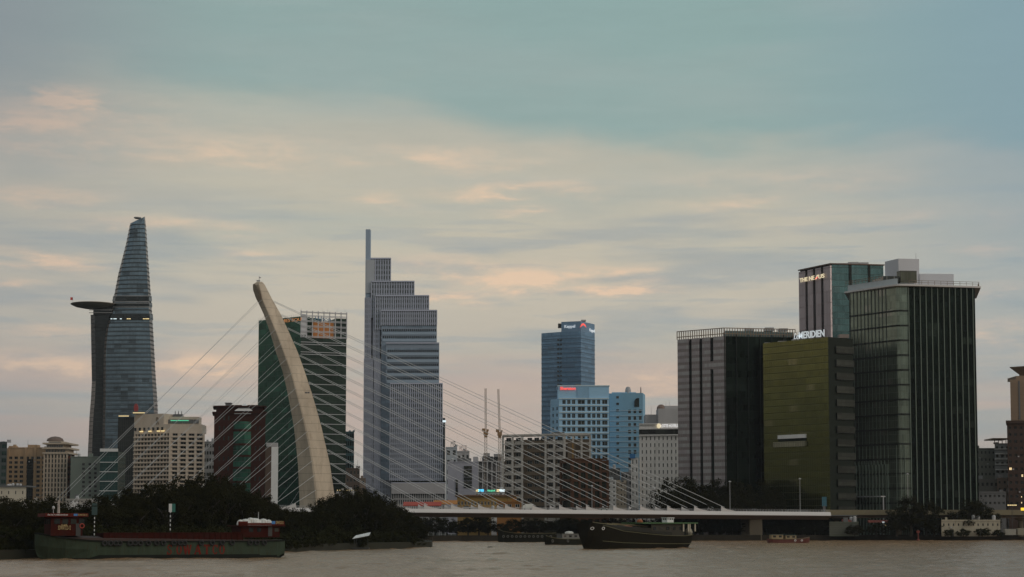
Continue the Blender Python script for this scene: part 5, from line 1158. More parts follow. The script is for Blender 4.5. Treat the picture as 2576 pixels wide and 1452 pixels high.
# ---- P: mauve and teal tower with the lit sign
def nexus():
    D = 1130.0; t = bld('mauve panelled tower with teal glass flank and a warm lit sign near its top', 'tower', P(2088, 1321, D))
    f = foot((2009, 682, D + 30), (2088, 665, D), (2222, 667, D + 6)); z1 = Z(665, D); e = edge(f[0], f[1])
    tg = curtain('teal_flank_glass', (.10, .175, .175), (.05, .085, .085), 1.6, 4.0, .12, .3, .35, .14, .75, (.15, .22, .22), .15)
    pm = curtain('lilac_panel', (.36, .31, .33), (.20, .15, .15), 1.7, 7.3, .1, .3, .16, .25, .45)
    shell(t, [f[0] - e[2] * 1.2, f[1] - e[2] * 1.2, f[2], f[3]], Z0, z1, [mat('slot_black', (.02, .024, .022), .5, spec=.15), tg, M_ROOF], [0, 1, 1, 1], 'core', top=2)
    for s0, s1 in ((0, .21), (.285, .455), (.535, .71), (.785, 1.0)):
        p, q = f[0].lerp(f[1], s0), f[0].lerp(f[1], s1); m = MB(); m.prism([p, q, q - e[2] * 1.15, p - e[2] * 1.15], Z0, z1 - .8, 0, u0=e[3] * s0); m.build('cladding_panel', pm, t)
    m = MB(); m.prism([f[0] + e[2] * .5, f[1] + e[2] * .5 + Vector((.5, -.5)), f[2] + Vector((.8, -.6)), f[3]], z1 + .003, z1 + .7); m.build('roof_edge', mat('roof_edge_brown', (.16, .10, .08)), t)
    ex = edge(f[1], f[2]); dk = mat('slot_black', (.02, .024, .022), .5, spec=.15)
    fins(t, 'slot', f[1], f[2], Z0, z1 - .1, 2, 1.6, .3, dk, ts=[.375, .73])
    a, b = f[0].lerp(f[1], .07), f[0].lerp(f[1], .855); z = Z(704, D + 14)
    h = Z(688, D + 8) - Z(704, D + 14)
    aL, bL = a, b
    text(t, 'THE', a, a.lerp(b, .32), z, h * .82, SIGN_Y, .9, .3, bold=.02); text(t, 'NE', a.lerp(b, .385), a.lerp(b, .60), z, h * .82, SIGN_Y, .9, .3, bold=.02)
    text(t, 'US', a.lerp(b, .76), b, z, h * .82, SIGN_Y, .9, .3, bold=.02); text(t, '/', a.lerp(b, .635), a.lerp(b, .755), z, h * .82, SIGN_Y, .9, .3, bold=.03)
    p, q = a.lerp(b, .64) + e[2] * .9, a.lerp(b, .73) + e[2] * .9; m = MB(); m.bar((p.x, p.y, z + h * .05), (q.x, q.y, z + h * .4), .3, .5); m.build('sign_stroke', SIGN_R, t)
    for u0, u1, v in ((2135, 2160, 659), (2162, 2185, 660), (2110, 2132, 662)): roof_box(t, u0, u1, v, 664.5, D + 12, 6, M_STEEL)
nexus()
# ---- Q: the largest tower, rounded corner, fins
def round_tower():
    D = 975.0; t = bld('largest glass tower with rounded left corner, thin fins and white roof boxes', 'tower', P(2290, 1321, D))
    A = V2(P(2138, 735, D + 27)); Bc = V2(P(2228, 720, D + 6)); Cc = V2(P(2284, 719, D)); Dd = V2(P(2452, 721, D + 6))
    arc = []
    d1 = (Bc - A).normalized(); d2 = (Dd - Cc).normalized()
    for i in range(9):
        s = i / 8; k1, k2 = Bc + d1 * 10, Cc - d2 * 6
        p = Bc * (1 - s) ** 3 + k1 * 3 * s * (1 - s) ** 2 + k2 * 3 * s * s * (1 - s) + Cc * s ** 3; arc.append(p)
    E_ = Dd + Vector((10, 44)); poly = [A] + arc + [Dd, E_, A + (E_ - Dd)]
    z1 = Z(721, D)
    lg = curtain('lit_pane_glass', (.19, .225, .18), (.09, .11, .085), 1.25, 3.75, .10, .16, .28, .16, .7, (.32, .31, .28), .06)
    dg = curtain('shaded_pane_glass', (.011, .017, .012), (.006, .009, .007), 1.6, 3.75, .10, .2, .65, .14, .75, (.05, .065, .05), .07, spec=.08)  # paler and blacker copies of one glass; each face's light put into colour
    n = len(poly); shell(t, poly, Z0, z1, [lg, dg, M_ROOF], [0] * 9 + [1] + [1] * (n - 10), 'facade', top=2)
    dk = mat('dark_mullion', (.022, .024, .022), .5, spec=.15); fm = mat('green_fin', (.22, .27, .23), .45, .08)
    ztop = z1; zlow = Z(1120, D)
    fins(t, 'mullion', A, Bc, zlow, z1, 11, .7, .12, dk)
    fins(t, 'glass_fin', A, Bc, zlow - 10, z1, 11, .16, .3, fm)
    zs = []; v = 782
    while v < 1280: zs.append(Z(v, D)); v += 37.2
    for a, b in [(A, Bc)] + list(zip(arc, arc[1:])): bands(t, 'transom', a, b, zs, .85, .42, dk)
    fins(t, 'glass_fin', A, Bc, Z0, zlow - 10, 12, .22, .9, fm, ts=[min(1, (i + .4) / 11) for i in range(12)])
    e = edge(A, Bc)
    for i in range(11):                              # kinked joints of the fins
        p, q = A.lerp(Bc, i / 10.9), A.lerp(Bc, min(1, (i + .4) / 11)); m = MB(); m.bar((p.x + e[2].x * .6, p.y + e[2].y * .6, zlow - 8), (q.x + e[2].x * .6, q.y + e[2].y * .6, zlow - 15), .2, .5); m.build('fin_joint', fm, t)
    fins(t, 'glass_fin', Cc, Dd, Z0, z1 - .4, 12, .22, .9, fm, ts=[.0] + [(i + .95) / 11.4 for i in range(11)])
    for i in range(3): p = arc[2 + 2 * i]; inst(t, 'glass_fin', (p.x, p.y - .4, (Z0 + zlow) / 2), (.2, .8, zlow - Z0), -.3, fm)
    # roof slab and parapet
    cen = sum(poly, Vector((0, 0))) / n
    def grow(d): return [p + (p - cen).normalized() * d for p in poly]
    m = MB(); m.prism(grow(3.2), z1 + .003, z1 + .9); m.build('roof_slab', M_FASC, t)
    m = MB(); g1 = grow(1.2); m.prism(g1[:6] + [cen + Vector((-8, 4)), cen + Vector((-14, 14))], z1 + .91, z1 + 4.2); m.build('white_parapet', mat('parapet_panel', (.50, .55, .58), .5, .08), t)
    gr = grow(2.2)
    for a, b in list(zip(gr[9:12], gr[10:13])) + [(gr[0], gr[1])]:
        zz = z1 + .9 if a is not gr[0] else z1 + 4.2
        bands(t, 'guard_rail', a, b, [zz + 2.2, zz + 1.1], .18, .18, mat('rail_brown', (.20, .14, .10))); fins(t, 'rail_post', a, b, zz, zz + 2.2, 12, .16, .16, mat('rail_brown', (.20, .14, .10)))
    wb = mat('white_plant_box', (.60, .60, .64), .7, .05); 
    def box3(l, c, r, vt, vb, name, m):
        f = foot(l, c, r); shell(t, f, Z(vb, D + 20), Z(vt, D + 20), m, None, name)
    box3((2226, 655, D + 30), (2260, 652, D + 18), (2312, 653, D + 20), 652, 719, 'plant_box', wb); box3((2312.5, 688, D + 21), (2313, 688, D + 19.5), (2399, 690, D + 21), 689, 719, 'plant_box', wb)
    box3((2256, 690, D + 13), (2265, 688, D + 9), (2306, 688, D + 10), 688, 718, 'glass_pavilion', curtain('pavilion_glass', (.10, .10, .07), (.05, .045, .035), 2, 5, .3, .3, .4, .2, .5))
    box3((2195, 708, D + 26), (2222, 701, D + 8), (2262, 700, D + 8.5), 702, 716, 'roof_lounge', curtain('lounge_glass', (.06, .06, .055), (.3, .3, .28), 4, 6, .3, .5))
    mast(t, 2304, 636, 655, D + 26, M_STEEL, .14)
    # entrance canopy
    p0, p1 = P(2132, 1250, D + 30), P(2222, 1249, D + 2); m = MB(); m.bar(p0, p1, 3.0, .6); m.bar(p1, (p1.x, p1.y, Z0), .5, .5); m.build('entrance_canopy', M_STEEL, t)
round_tower()
# ---- R: right edge
def right_edge_blocks():
    D = 1150; bt = mat('tan_stone', (.27, .19, .13), .85, .2, .15); t = bld('tan stone tower with a flared roof canopy at the right edge of the view', 'tower', P(2580, 1321, D))
    a, b = V2(P(2541, 960, D)), V2(P(2680, 960, D)); shell(t, [a, b, b + Vector((9, 30)), a + Vector((9, 30))], Z0, Z(955, D), [bt])
    fins(t, 'slot', a, b, Z(1055, D), Z(958, D), 6, .9, .3, M_DGREY, ts=[.16, .3, .45, .6, .75, .9]); bands(t, 'stone_course', a, b, [Z(v, D) for v in range(965, 1075, 9)], .25, .2, bt)
    p = P(2582, 930, D + 10); m = MB(); m.lathe((p.x, p.y, 0), [(6.5, Z(956, D)), (4.5, Z(940, D)), (10.5, Z(922, D)), (10.6, Z(920, D)), (.1, Z(919, D))], 4); m.build('flared_canopy', bt, t)
    roof_box(t, 2556, 2600, 946, 955, D + 2, 20, bt)
    D2 = 1020; rb = mat('oxblood_tile', (.05, .026, .018), .8, .2); t, a, b, z1 = simple_block('dark oxblood block with a few lit windows at the right edge of the view', 'office_block', 'office', 2533, 2660, 1068, D2, 24, rb, 9, 12, .5, .4, [glass('lit_some', [(.9, .75, .45), (.02, .02, .02), (.03, .03, .025), (.015, .015, .015), (.02, .02, .018), (.03, .03, .03), (.02, .02, .02), (.02, .02, .02), (.01, .01, .01), (.03, .028, .02), (.02, .02, .02), (.02, .02, .02)], .2, .3, .07), M_DARK])
    m = MB(); m.prism([a + Vector((-.8, -.8)), b + Vector((1, -.8)), b + Vector((8, 25)), a + Vector((6.5, 25))], z1 + .71, z1 + 2.2); m.build('cornice', rb, t); roof_box(t, 2545, 2600, 1058, 1066, D2 + 6, 10, bt)
    t, a, b, z1 = simple_block('grey apartment block with white balconies left of the dark oxblood block', 'apartment_block', 'apartments', 2502, 2540, 1118, 1180, 20, mat('dim_grey', (.30, .31, .32)), 3, 8, .5, .45, [G_DARK, M_FRAME]); bands(t, 'balcony', a, b, [Z(v, 1180) for v in (1130, 1142, 1155, 1168, 1182)], .5, 1.2, M_WHITE)
    m = MB(); m.prism([a + Vector((-1.5, -1.5)), b + Vector((0, -1.5)), b + Vector((0, 20)), a + Vector((-1.5, 20))], z1 + 3.2, z1 + 4.0); m.build('roof', bt, t); fins(t, 'roof_post', a, b, z1, z1 + 3.2, 5, .4, .4, bt)
    simple_block('dull olive grey apartment block behind the right edge of the largest tower', 'apartment_block', 'apartments', 2455, 2504, 1130, 1200, 20, mat('dull_olive', (.20, .20, .17)), 5, 8, .4, .4, [G_DARK, M_FRAME])
    simple_block('low row house with white awnings between the largest tower and the oxblood block', 'row_house', 'house', 2455, 2512, 1208, 1040, 12, mat('dim_mix', (.22, .21, .19)), 5, 3, .5, .4, [G_DARK, M_FRAME])
    simple_block('peach coloured narrow house beside the dark oxblood block', 'row_house', 'house', 2508, 2534, 1205, 1035, 12, mat('peach', (.36, .27, .22)), 2, 4, .4, .4, [G_DARK, M_FRAME])
    simple_block('low grey shop row behind the trees at the right foot of the largest tower', 'row_house', 'house', 2440, 2530, 1240, 1000, 10, M_DGREY, 8, 2, .5, .4, [G_DARK, M_FRAME])
    for u, v, w, mm, lab in ((2546, 1271, 5, LITW, 'string of warm lamps under the eaves right of the towers'), (2574, 1281, 2.4, mat('amber_light', (.9, .6, .05), .5, 0, 1, emit=(1, .62, .05), estr=1.0), 'amber lit shop sign at the right edge')):
        p = P(u, v, 952); t = thing('lit_sign', lab, 'sign', (p.x, p.y, Z0)); m = MB()
        for k in range(5 if w > 4 else 1): m.box((p.x - w / 2 + w * (k + .5) / (5 if w > 4 else 1), p.y, p.z), (w / 8 if w > 4 else w, .3, .5 if w > 4 else 1.4))
        m.build('lamp', mm, t); q = MB(); q.bar((p.x - w / 2, p.y + .3, p.z - .1), (p.x + w / 2, p.y + .3, p.z - .1), .15, .15); q.tube([(p.x, p.y + .3, Z0), (p.x, p.y + .3, p.z)], .12); q.build('pole', M_DARK, t)
right_edge_blocks()
# old white riverside building, quay sheds and lamps on the right
t, a, b, z1 = simple_block('old whitewashed riverside building with a row of small dark windows', 'riverside_house', 'house', 2368, 2516, 1311, 942, 10, mat('old_whitewash', (.40, .36, .28), .9, .2, .2, grime=(.22, .19, .14)), 12, 1, .28, .42, [G_DARK, M_FRAME], vb=1328, zt=.4)
p = P(2395, 1338, 941.8); m = MB(); m.box((p.x, p.y, 4.0), (1.6, .3, 3.6)); m.build('door', M_DARK, t)
for u0, u1, v, mm, lab in ((2528, 2556, 1331, mat('dull_white', (.34, .33, .29)), 'pale container left of the second one at the right end of the quay'), (2560, 2600, 1329, mat('dull_cream', (.30, .28, .22)), 'pale container at the right edge of the quay')):
    a, b = P(u0, v, 940), P(u1, v, 940); t = thing('container', lab, 'container', (a.x, a.y, 2.9), 'containers on the right quay'); m = MB(); m.box(((a.x + b.x) / 2, a.y + 1.3, (2.9 + a.z) / 2), (b.x - a.x, 2.6, a.z - 2.9)); m.build('body', mm, t)
    m = MB()
    for k in range(9): m.box((a.x + (b.x - a.x) * (k + .5) / 9, a.y - .04, (2.9 + a.z) / 2), (.25, .08, a.z - 3.3))
    m.build('rib', mm, t)
t, a, b, z1 = simple_block('dark grey green shed on the quay under the end of the bridge deck', 'shed', 'shed', 2086, 2160, 1316, 950, 8, mat('shed_green', (.09, .10, .075)), 0, 0, 1, 1, None)
bands(t, 'cladding_rib', a, b, [3.6 + i * .9 for i in range(6)], .15, .12, M_DGREY)
for u0, u1, v, lab in ((2118, 2142, 1308, 'red canvas umbrella awning under the elevated road, left one'), (2184, 2238, 1310, 'long red canvas awning with lamps under the elevated road, right one')):
    a, b = P(u0, v, 954), P(u1, v, 954); t = thing('shop_awning', lab, 'awning', (a.x, a.y, Z0)); m = MB(); m.loft([[Vector((x, a.y - 1.5, a.z - 1)), Vector((x, a.y + 1, a.z + .3)), Vector((x, a.y + 3.5, a.z - 1)), Vector((x, a.y + 1, a.z - .1))] for x in (a.x, b.x)]); m.build('canvas', mat('dull_red_canvas', (.20, .05, .035)), t)
    for x in (a.x + .5, b.x - .5): inst(t, 'post', (x, a.y + 1, (Z0 + a.z) / 2), (.2, .2, a.z - Z0), 0, M_DARK)
    if u0 > 2150:
        for k, mm in enumerate((LITC, LITW, LITW, LITW)): p = P((2222, 2212, 2218, 2228)[k], (1314, 1321, 1321, 1321)[k], 953); inst(t, 'lamp', (p.x, p.y, p.z), (1.2 if k == 0 else .5, .3, .5), 0, mm)
# mid-ground fill: low city behind the trees on the left
for u0, u1, v, D, col, c, r, lab in ((60, 118, 1262, 1000, (.36, .33, .30), 6, 2, 'low grey house behind the left trees, below the ochre office'), (165, 238, 1258, 985, (.40, .37, .34), 8, 2, 'low pale house behind the left trees, below the grey green box'), (236, 262, 1268, 980, (.34, .28, .23), 3, 2, 'small beige house behind the left trees, below the teal block'), (868, 920, 1205, 1300, (.25, .19, .15), 4, 4, 'brown low block in the gap left of the stepped tower')):
    simple_block(lab, 'row_house', 'house', u0, u1, v, D, 12, mat('low_house_%d' % u0, col), c, r, .4, .4, [G_DARK, M_FRAME])

# ------------------------------------------------------------------ boats
def frame(p0, p1):
    """local axes of a boat whose waterline runs from bow p0 to stern p1: +x towards the bow"""
    d = (V2(p0) - V2(p1)); L = d.length; c = (V2(p0) + V2(p1)) / 2; return c, math.atan2(d.y, d.x), L
def boat_root(name, label, cat, c, ang):
    t = thing(name, label, cat, (c.x, c.y, 0)); t.rotation_euler = (0, 0, ang); BASE[t.name] = Vector((0, 0, 0)); return t
def hull(sections, flare=True):
    """sections: (x, half beam deck, half beam waterline, z deck, z keel)"""
    rings = []
    for x, bd, bw, zk, zd_ in [(s[0], s[1], s[2], s[4], s[3]) for s in sections]:
        xs = [(0, zk), (bw * .7, zk + .15), (bw, max(zk + .8, 0.0)), ((bw + bd) / 2 + (bd - bw) * .1, zd_ * .5), (bd, zd_)]
        half = [Vector((x, -y, z)) for y, z in xs]; rings.append([Vector((v.x, -v.y, v.z)) for v in half[::-1]] + half[1:])
    return rings
def strip_text(root, body, x0, x1, y, z, h, m, face=-1, bold=0.0):
    """lettering on the port or starboard side in boat space"""
    a, b = (Vector((x0, y)), Vector((x1, y))); return text(root, body, a, b, z, h, m, .06, .04, 0, 'lettering', bold=bold)
def serif(mb, x, z, w, h, ch, y):
    """heavy roman capitals from strokes"""
    t, s = w * .27, w * .15
    def st(pts, wd):
        for (a0, b0), (a1, b1) in zip(pts, pts[1:]):
            d = math.hypot(a1 - a0, b1 - b0); nx, nz = -(b1 - b0) / d * wd / 2, (a1 - a0) / d * wd / 2
            q = [(a0 + nx, b0 + nz), (a0 - nx, b0 - nz), (a1 - nx, b1 - nz), (a1 + nx, b1 + nz)]
            mb.face([(x + px, y, z + pz) for px, pz in q]); 
    def arc(cx, cz, rx, rz, a0, a1, n=12, thick=None):
        for i in range(n):
            p = []
            for a in (a0 + (a1 - a0) * i / n, a0 + (a1 - a0) * (i + 1) / n):
                k = s + (t - s) * abs(math.cos(a)); p.append((a, k))
            (aa, ka), (ab, kb) = p
            q = [(cx + rx * math.cos(aa), cz + rz * math.sin(aa)), (cx + (rx - ka) * math.cos(aa), cz + (rz - min(ka, s * 1.3)) * math.sin(aa)), (cx + (rx - kb) * math.cos(ab), cz + (rz - min(kb, s * 1.3)) * math.sin(ab)), (cx + rx * math.cos(ab), cz + rz * math.sin(ab))]
            mb.face([(x + px, y, z + pz) for px, pz in q])
    if ch == 'O': arc(w / 2, h / 2, w / 2, h / 2, 0, 2 * math.pi, 20)
    if ch == 'C': arc(w / 2, h / 2, w / 2, h / 2, math.pi * .22, math.pi * 1.78, 18); st([(w * .88, h * .68), (w * .88, h * 1.0)], s)
    if ch == 'S':
        st([(w * .88, h * .82), (w * .7, h * .95), (w * .4, h * .95), (w * .18, h * .82), (w * .2, h * .64), (w * .8, h * .38), (w * .84, h * .2), (w * .6, h * .05), (w * .3, h * .05), (w * .1, h * .2)], t * .75); st([(w * .9, h * .72), (w * .9, h)], s); st([(w * .08, 0), (w * .08, h * .3)], s)
    if ch == 'T': st([(w / 2, 0), (w / 2, h)], t); st([(0, h - s / 2), (w, h - s / 2)], s * 1.3); st([(s, h), (s, h * .75)], s); st([(w - s, h), (w - s, h * .75)], s); st([(w * .28, s / 2), (w * .72, s / 2)], s)
    if ch == 'A': st([(w * .12, 0), (w * .5, h)], s); st([(w * .5, h), (w * .86, 0)], t); st([(w * .25, h * .32), (w * .75, h * .32)], s); st([(0, s / 2), (w * .28, s / 2)], s); st([(w * .68, s / 2), (w, s / 2)], s)
    if ch == 'W': st([(w * .05, h), (w * .3, 0)], t * .8); st([(w * .3, 0), (w * .5, h)], s); st([(w * .5, h), (w * .72, 0)], t * .8); st([(w * .72, 0), (w * .95, h)], s); st([(-.02 * w, h - s / 2), (w * .22, h - s / 2)], s); st([(w * .8, h - s / 2), (w * 1.02, h - s / 2)], s)
RED = mat('red_oxide', (.045, .009, .006), .8, .4, .6, spec=.05, grime=(.03, .015, .01)); HULLG = mat('worn_green_hull', (.044, .062, .042), .75, .4, .5, stretch=(1.6, 1.6, .2), grime=(.045, .034, .016), spec=.1); HULLK = mat('hull_black', (.012, .014, .011), .7, .3, spec=.1)
YEL = mat('lettering_yellow', (.55, .42, .2), .6, .1); WHT = mat('lettering_white', (.75, .72, .7), .6, .1, emit=(1, 1, 1), estr=.04); LRED = mat('lettering_red', (.16, .024, .015), .8, .3, 1.2, spec=.1)
def barge():
    p0, p1 = AT(128, 1407.8), AT(712, 1403.4); c, ang, L = frame(p0, p1); n_ = Vector((-math.sin(ang), math.cos(ang)))
    hb = 5.2
    # the measured waterline is the near side: move the centre line half a beam away from the camera
    side = Vector((math.sin(ang), -math.cos(ang)));  near_sign = 1
    if side.dot(c) < 0: side = -side
    c = c + side * hb; t = boat_root('river_barge', 'long green hulled river barge with red deckhouses and big red letters along its side', 'barge', c, ang)
    # bow points left and towards the camera; the near side is local +y
    H = L / 2
    def px(u):                                       # local x of photograph column u on the near side
        r = ray(u, 1405); q = r.x / r.y; ux, uy = math.cos(ang), math.sin(ang); o = c - side * hb
        # point o + s*(ux,uy), X = q*Y
        s = (q * o.y - o.x) / (ux - q * uy); return s
    def pz(u, v):
        s = px(u); Y = (c - side * hb).y + s * math.sin(ang); return P(u, v, Y).z
    x_c0, x_c1 = px(718), px(235)
    sec = [(-H - .8, hb * .8, hb * .7, 4.4, .3), (-H + 1.5, hb, hb * .96, 4.3, -1), (-H + 8, hb, hb, 4.2, -1), (H - 16, hb, hb, 4.2, -1), (H - 9, hb, hb * .9, 4.5, -1), (H - 3.5, hb * .95, hb * .6, 5.1, -1), (H + .2, hb * .72, hb * .22, 5.7, -.8), (H + 2.2, hb * .40, .1, 6.1, .6), (H + 2.9, hb * .05, .02, 6.2, 2.6)]
    m = MB(); m.loft(hull(sec), sm=False); m.build('hull', HULLG, t, local=True)
    # black boot top and bow
    k = MB(); s2 = [(x, (bw + .04), (bw + .04), .95, zk - .02) for x, bd, bw, zd_, zk in sec[:6]]; k.loft(hull(s2)); k.build('boot_top', HULLK, t, local=True)
    k = MB()
    for i, (x, bd, bw, zd_, zk) in enumerate(sec[3:]): pass
    def sidey(x):
        for (xa, ba, *_), (xb, bb, *_) in zip(sec, sec[1:]):
            if xa <= x <= xb: return ba + (bb - ba) * (x - xa) / (xb - xa)
        return hb
    # rubbing strake and deck edge
    for sy in (1, -1):
        r = MB(); pts = [Vector((x, sy * (bd + .08), zd_ - .15)) for x, bd, bw, zd_, zk in sec]; 
        for a, b in zip(pts, pts[1:]): r.bar(a, b, .25, .35)
        r.build('rubbing_strake', HULLK, t, local=True)
    d = MB(); d.face([Vector((s[0], s[1] - .1, s[3] - .05)) for s in sec][::-1] + [Vector((s[0], -s[1] + .1, s[3] - .05)) for s in sec]); d.build('deck', mat('barge_deck', (.05, .03, .025), .9), t, local=True)
    # hold coaming
    x0, x1 = px(612), px(262); zc = pz(420, 1341)
    w = MB()
    yc = hb - .9
    for (xa, ya, xb, yb) in ((x0, yc, x1, yc), (x0, -yc, x1, -yc), (x0, -yc, x0, yc), (x1, -yc, x1, yc)): w.bar((xa, ya, (4.1 + zc) / 2), (xb, yb, (4.1 + zc) / 2), .25, zc - 4.1)
    for i in range(26): xx = x0 + (x1 - x0) * i / 25; w.box((xx, yc + .22, (4.1 + zc) / 2), (.16, .25, zc - 4.2))
    w.bar((x0, yc + .1, zc), (x1, yc + .1, zc), .5, .2); w.build('hold_coaming', RED, t, local=True)
    # tyres hung along the near side
    for u in (262, 277, 290, 300, 326, 338, 352, 372, 393, 410, 436, 452, 463, 505, 533, 558, 583, 628, 645, 664):
        xx = px(u); y = sidey(xx) + .35; q = MB(); R_, r_ = .48, .22
        q.loft([[Vector((xx + (R_ + r_ * math.cos(b)) * math.cos(a), y + r_ * math.sin(b), 3.72 + (R_ + r_ * math.cos(b)) * math.sin(a))) for b in [2 * math.pi * j / 8 for j in range(8)]] for a in [2 * math.pi * i / 16 for i in range(17)]], caps=False, sm=True)
        q.tube([(xx, y, 4.1), (xx, y - .2, 4.6)], .06, 5); q.build('tyre_fender', M_BLACK, t, local=True)
    # forward deckhouse
    def house(ua, ub, vt, vb, w, name, ins=0.0):
        xa, xb = px(ub), px(ua); za, zb = pz((ua + ub) / 2, vb), pz((ua + ub) / 2, vt); q = MB(); q.box(((xa + xb) / 2, 0, (za + zb) / 2), (xb - xa, w, zb - za)); return q, xa, xb, za, zb
    q, xa, xb, za, zb = house(128, 208, 1300, 1348, hb * 1.7, 'deckhouse'); dh = q.build('deckhouse', RED, t, local=True)
    yn = hb * .85
    for k in range(4):
        xx = xb - 1.4 - k * 1.9; g = MB(); g.box((xx, yn + .03, zb - 1.1), (1.3, .12, 1.2)); g.build('window', G_DARK, dh, local=True)
    g = MB(); g.box((px(197), yn + .03, za + 1.4), (1.1, .12, 2.9)); g.build('door', M_DARK, dh, local=True)
    for k in range(3): g = MB(); g.box((xb + .03, -2.6 + 2.6 * k, zb - 1.1), (.12, 1.6, 1.2)); g.build('window', G_DARK, dh, local=True)
    r = MB(); xr0, xr1 = px(220), px(112); zr0, zr1 = pz(160, 1300), pz(160, 1291.5); r.box(((xr0 + xr1) / 2, 0, (zr0 + zr1) / 2), (xr1 - xr0, hb * 2.05, zr1 - zr0)); ro = r.build('roof', mat('red_roof', (.10, .014, .009), .7, .2, .6, spec=.1), t, local=True)
    yr = hb * 1.025
    def letters(body, ua, ub, z, h, y, m, root=t, bold=0.0):  # +y side is seen from outside with x running right to left
        a, b = Vector((px(ua), y)), Vector((px(ub), y)); return text(root, body, a, b, z, h, m, .08, .06, 0, 'lettering', bold=bold)
    hr = zr1 - zr0
    letters('TỔNG CÔNG TY CP ĐƯỜNG SÔNG MIỀN NAM', 117, 168, zr0 + hr * .35, hr * .55, yr, WHT); letters('SOWATCO-12', 194, 217, zr0 + hr * .3, hr * .5, yr, YEL)
    b = MB(); b.box((px(188), yr + .03, zr0 + hr * .55), (.9, .1, hr * .6)); b.build('emblem_board', mat('blue_emblem', (.05, .2, .5), .6, .3, 1.5), t, local=True)
    letters('SOWATCO-12', 146, 178, pz(150, 1333), 1.0, yn, YEL); letters('SG-6879', 154, 168, pz(150, 1324), .45, yn, YEL)
    m = MB(); xm = px(155); m.tube([(xm, 0, zr1), (xm, 0, pz(155, 1258))], [.35, .2], 8); m.bar((xm, -1.4, pz(155, 1272)), (xm, 1.4, pz(155, 1272)), .15, .15); m.bar((xm - 1, 0, pz(155, 1263)), (xm + 1, 0, pz(155, 1263)), .12, .12); m.build('mast', mat('mast_paint', (.42, .37, .33), .6), t, local=True)
    m = MB(); xm = px(140); m.tube([(xm, 1, zr1), (xm, 1, pz(140, 1281))], .08, 6); m.lathe((xm, 1, pz(140, 1281)), [(.15, 0), (.35, .2), (.3, .6), (.05, .8)], 8); m.build('horn', M_STEEL, t, local=True)
    lb = MB(); xx = px(206); lb.loft([[Vector((xx + (.5 + .12 * math.cos(b)) * math.cos(a), yn + .2 + .12 * math.sin(b), za + 2.3 + (.5 + .12 * math.cos(b)) * math.sin(a))) for b in [2 * math.pi * j / 6 for j in range(6)]] for a in [2 * math.pi * i / 14 for i in range(15)]], caps=False); lb.build('life_ring', mat('life_ring_red', (.35, .05, .03)), t, local=True)
    # after deckhouse
    q, xa, xb, za, zb = house(608, 706, 1322, 1352, hb * 1.6, 'deckhouse'); ah = q.build('deckhouse', RED, t, local=True)
    for u in (634, 654, 698): g = MB(); g.box((px(u), hb * .8 + .03, zb - 1.1), (1.0, .12, .9)); g.build('window', G_DARK, ah, local=True)
    g = MB(); g.box((px(682), hb * .8 + .03, (za + zb) / 2), (1.0, .12, 2.4)); g.build('door', M_DARK, ah, local=True)
    r = MB(); xr0, xr1 = px(718), px(599); zr0, zr1 = pz(650, 1324), pz(650, 1322); r.box(((xr0 + xr1) / 2, 0, (zr0 + zr1) / 2), (xr1 - xr0, hb * 1.95, zr1 - zr0 + .1)); r.build('roof', RED, t, local=True)
    q = MB(); zt = pz(700, 1312.5)
    for ua, ub in ((600, 624), (684, 716)): q.box(((px(ua) + px(ub)) / 2, hb * .9, (zr1 + zt) / 2 + .06), (px(ua) - px(ub), .2, zt - zr1))
    q.box(((px(600) + px(690)) / 2, hb * .9, zr1 + .35), (px(600) - px(690), .2, .5)); q.build('roof_board', mat('red_roof', (.20, .035, .02)), t, local=True)
    letters('SOWATCO-12', 694, 713, zr1 + .35, .75, hb * .9 + .1, YEL); b = MB(); b.box((px(688), hb * .9 + .14, zr1 + .7), (.9, .08, .7)); b.build('emblem_board', mat('blue_emblem', (.05, .2, .5)), t, local=True)
    m = MB(); xm = px(664); m.tube([(xm, 0, zr1), (xm, 0, pz(664, 1288))], .09, 6); m.build('flagpole', M_STEEL, t, local=True)
    # letters on the hull
    lt = MB(); 
    for i, (chs, uc) in enumerate(zip('SOWATCO', (426, 450, 471, 497, 520, 541, 558))):
        w_ = {'S': 1.25, 'O': 1.35, 'W': 1.9, 'A': 1.75, 'T': 1.5, 'C': 1.35}[chs]; h_ = 2.3
        tmp = MB(); serif(tmp, 0, 0, w_, h_, chs, 0)
        for f in tmp.f: lt.face([(px(uc) + w_ / 2 - tmp.v[j].x, hb + .07, 0.98 + tmp.v[j].z) for j in f][::-1])
    lt.build('hull_lettering', LRED, t, local=True)
    # separate things standing on or lying on the barge
    for u, vt, lab, board in ((247, 1275, 'striped white and black draught pole with a dark board, behind the forward deckhouse', 0), (440, 1268, 'striped white and black draught pole with a white and green board, amidships', 1)):
        xx = px(u); w2 = Vector((c.x + xx * math.cos(ang), c.y + xx * math.sin(ang), 0)); zt = pz(u, vt) + (.0); pt = thing('striped_pole', lab, 'pole', (w2.x, w2.y, 4.0), 'striped poles standing on the barge'); n = 16; z0 = zc - 1.5
        for par, mm in ((0, M_WHITE), (1, M_BLACK)):
            q = MB()
            for i in range(par, n, 2): q.tube([(w2.x, w2.y, z0 + (zt - z0) * i / n), (w2.x, w2.y, z0 + (zt - z0) * (i + 1) / n)], .11, 8)
            q.build('white_bands' if par == 0 else 'black_bands', mm, pt)
        q = MB(); q.box((w2.x - .0, w2.y - .1, zt - .9), (1.3 if not board else .75, .15, 2.0)); q.build('board', M_WHITE if board else mat('board_teal', (.04, .075, .075)), pt)
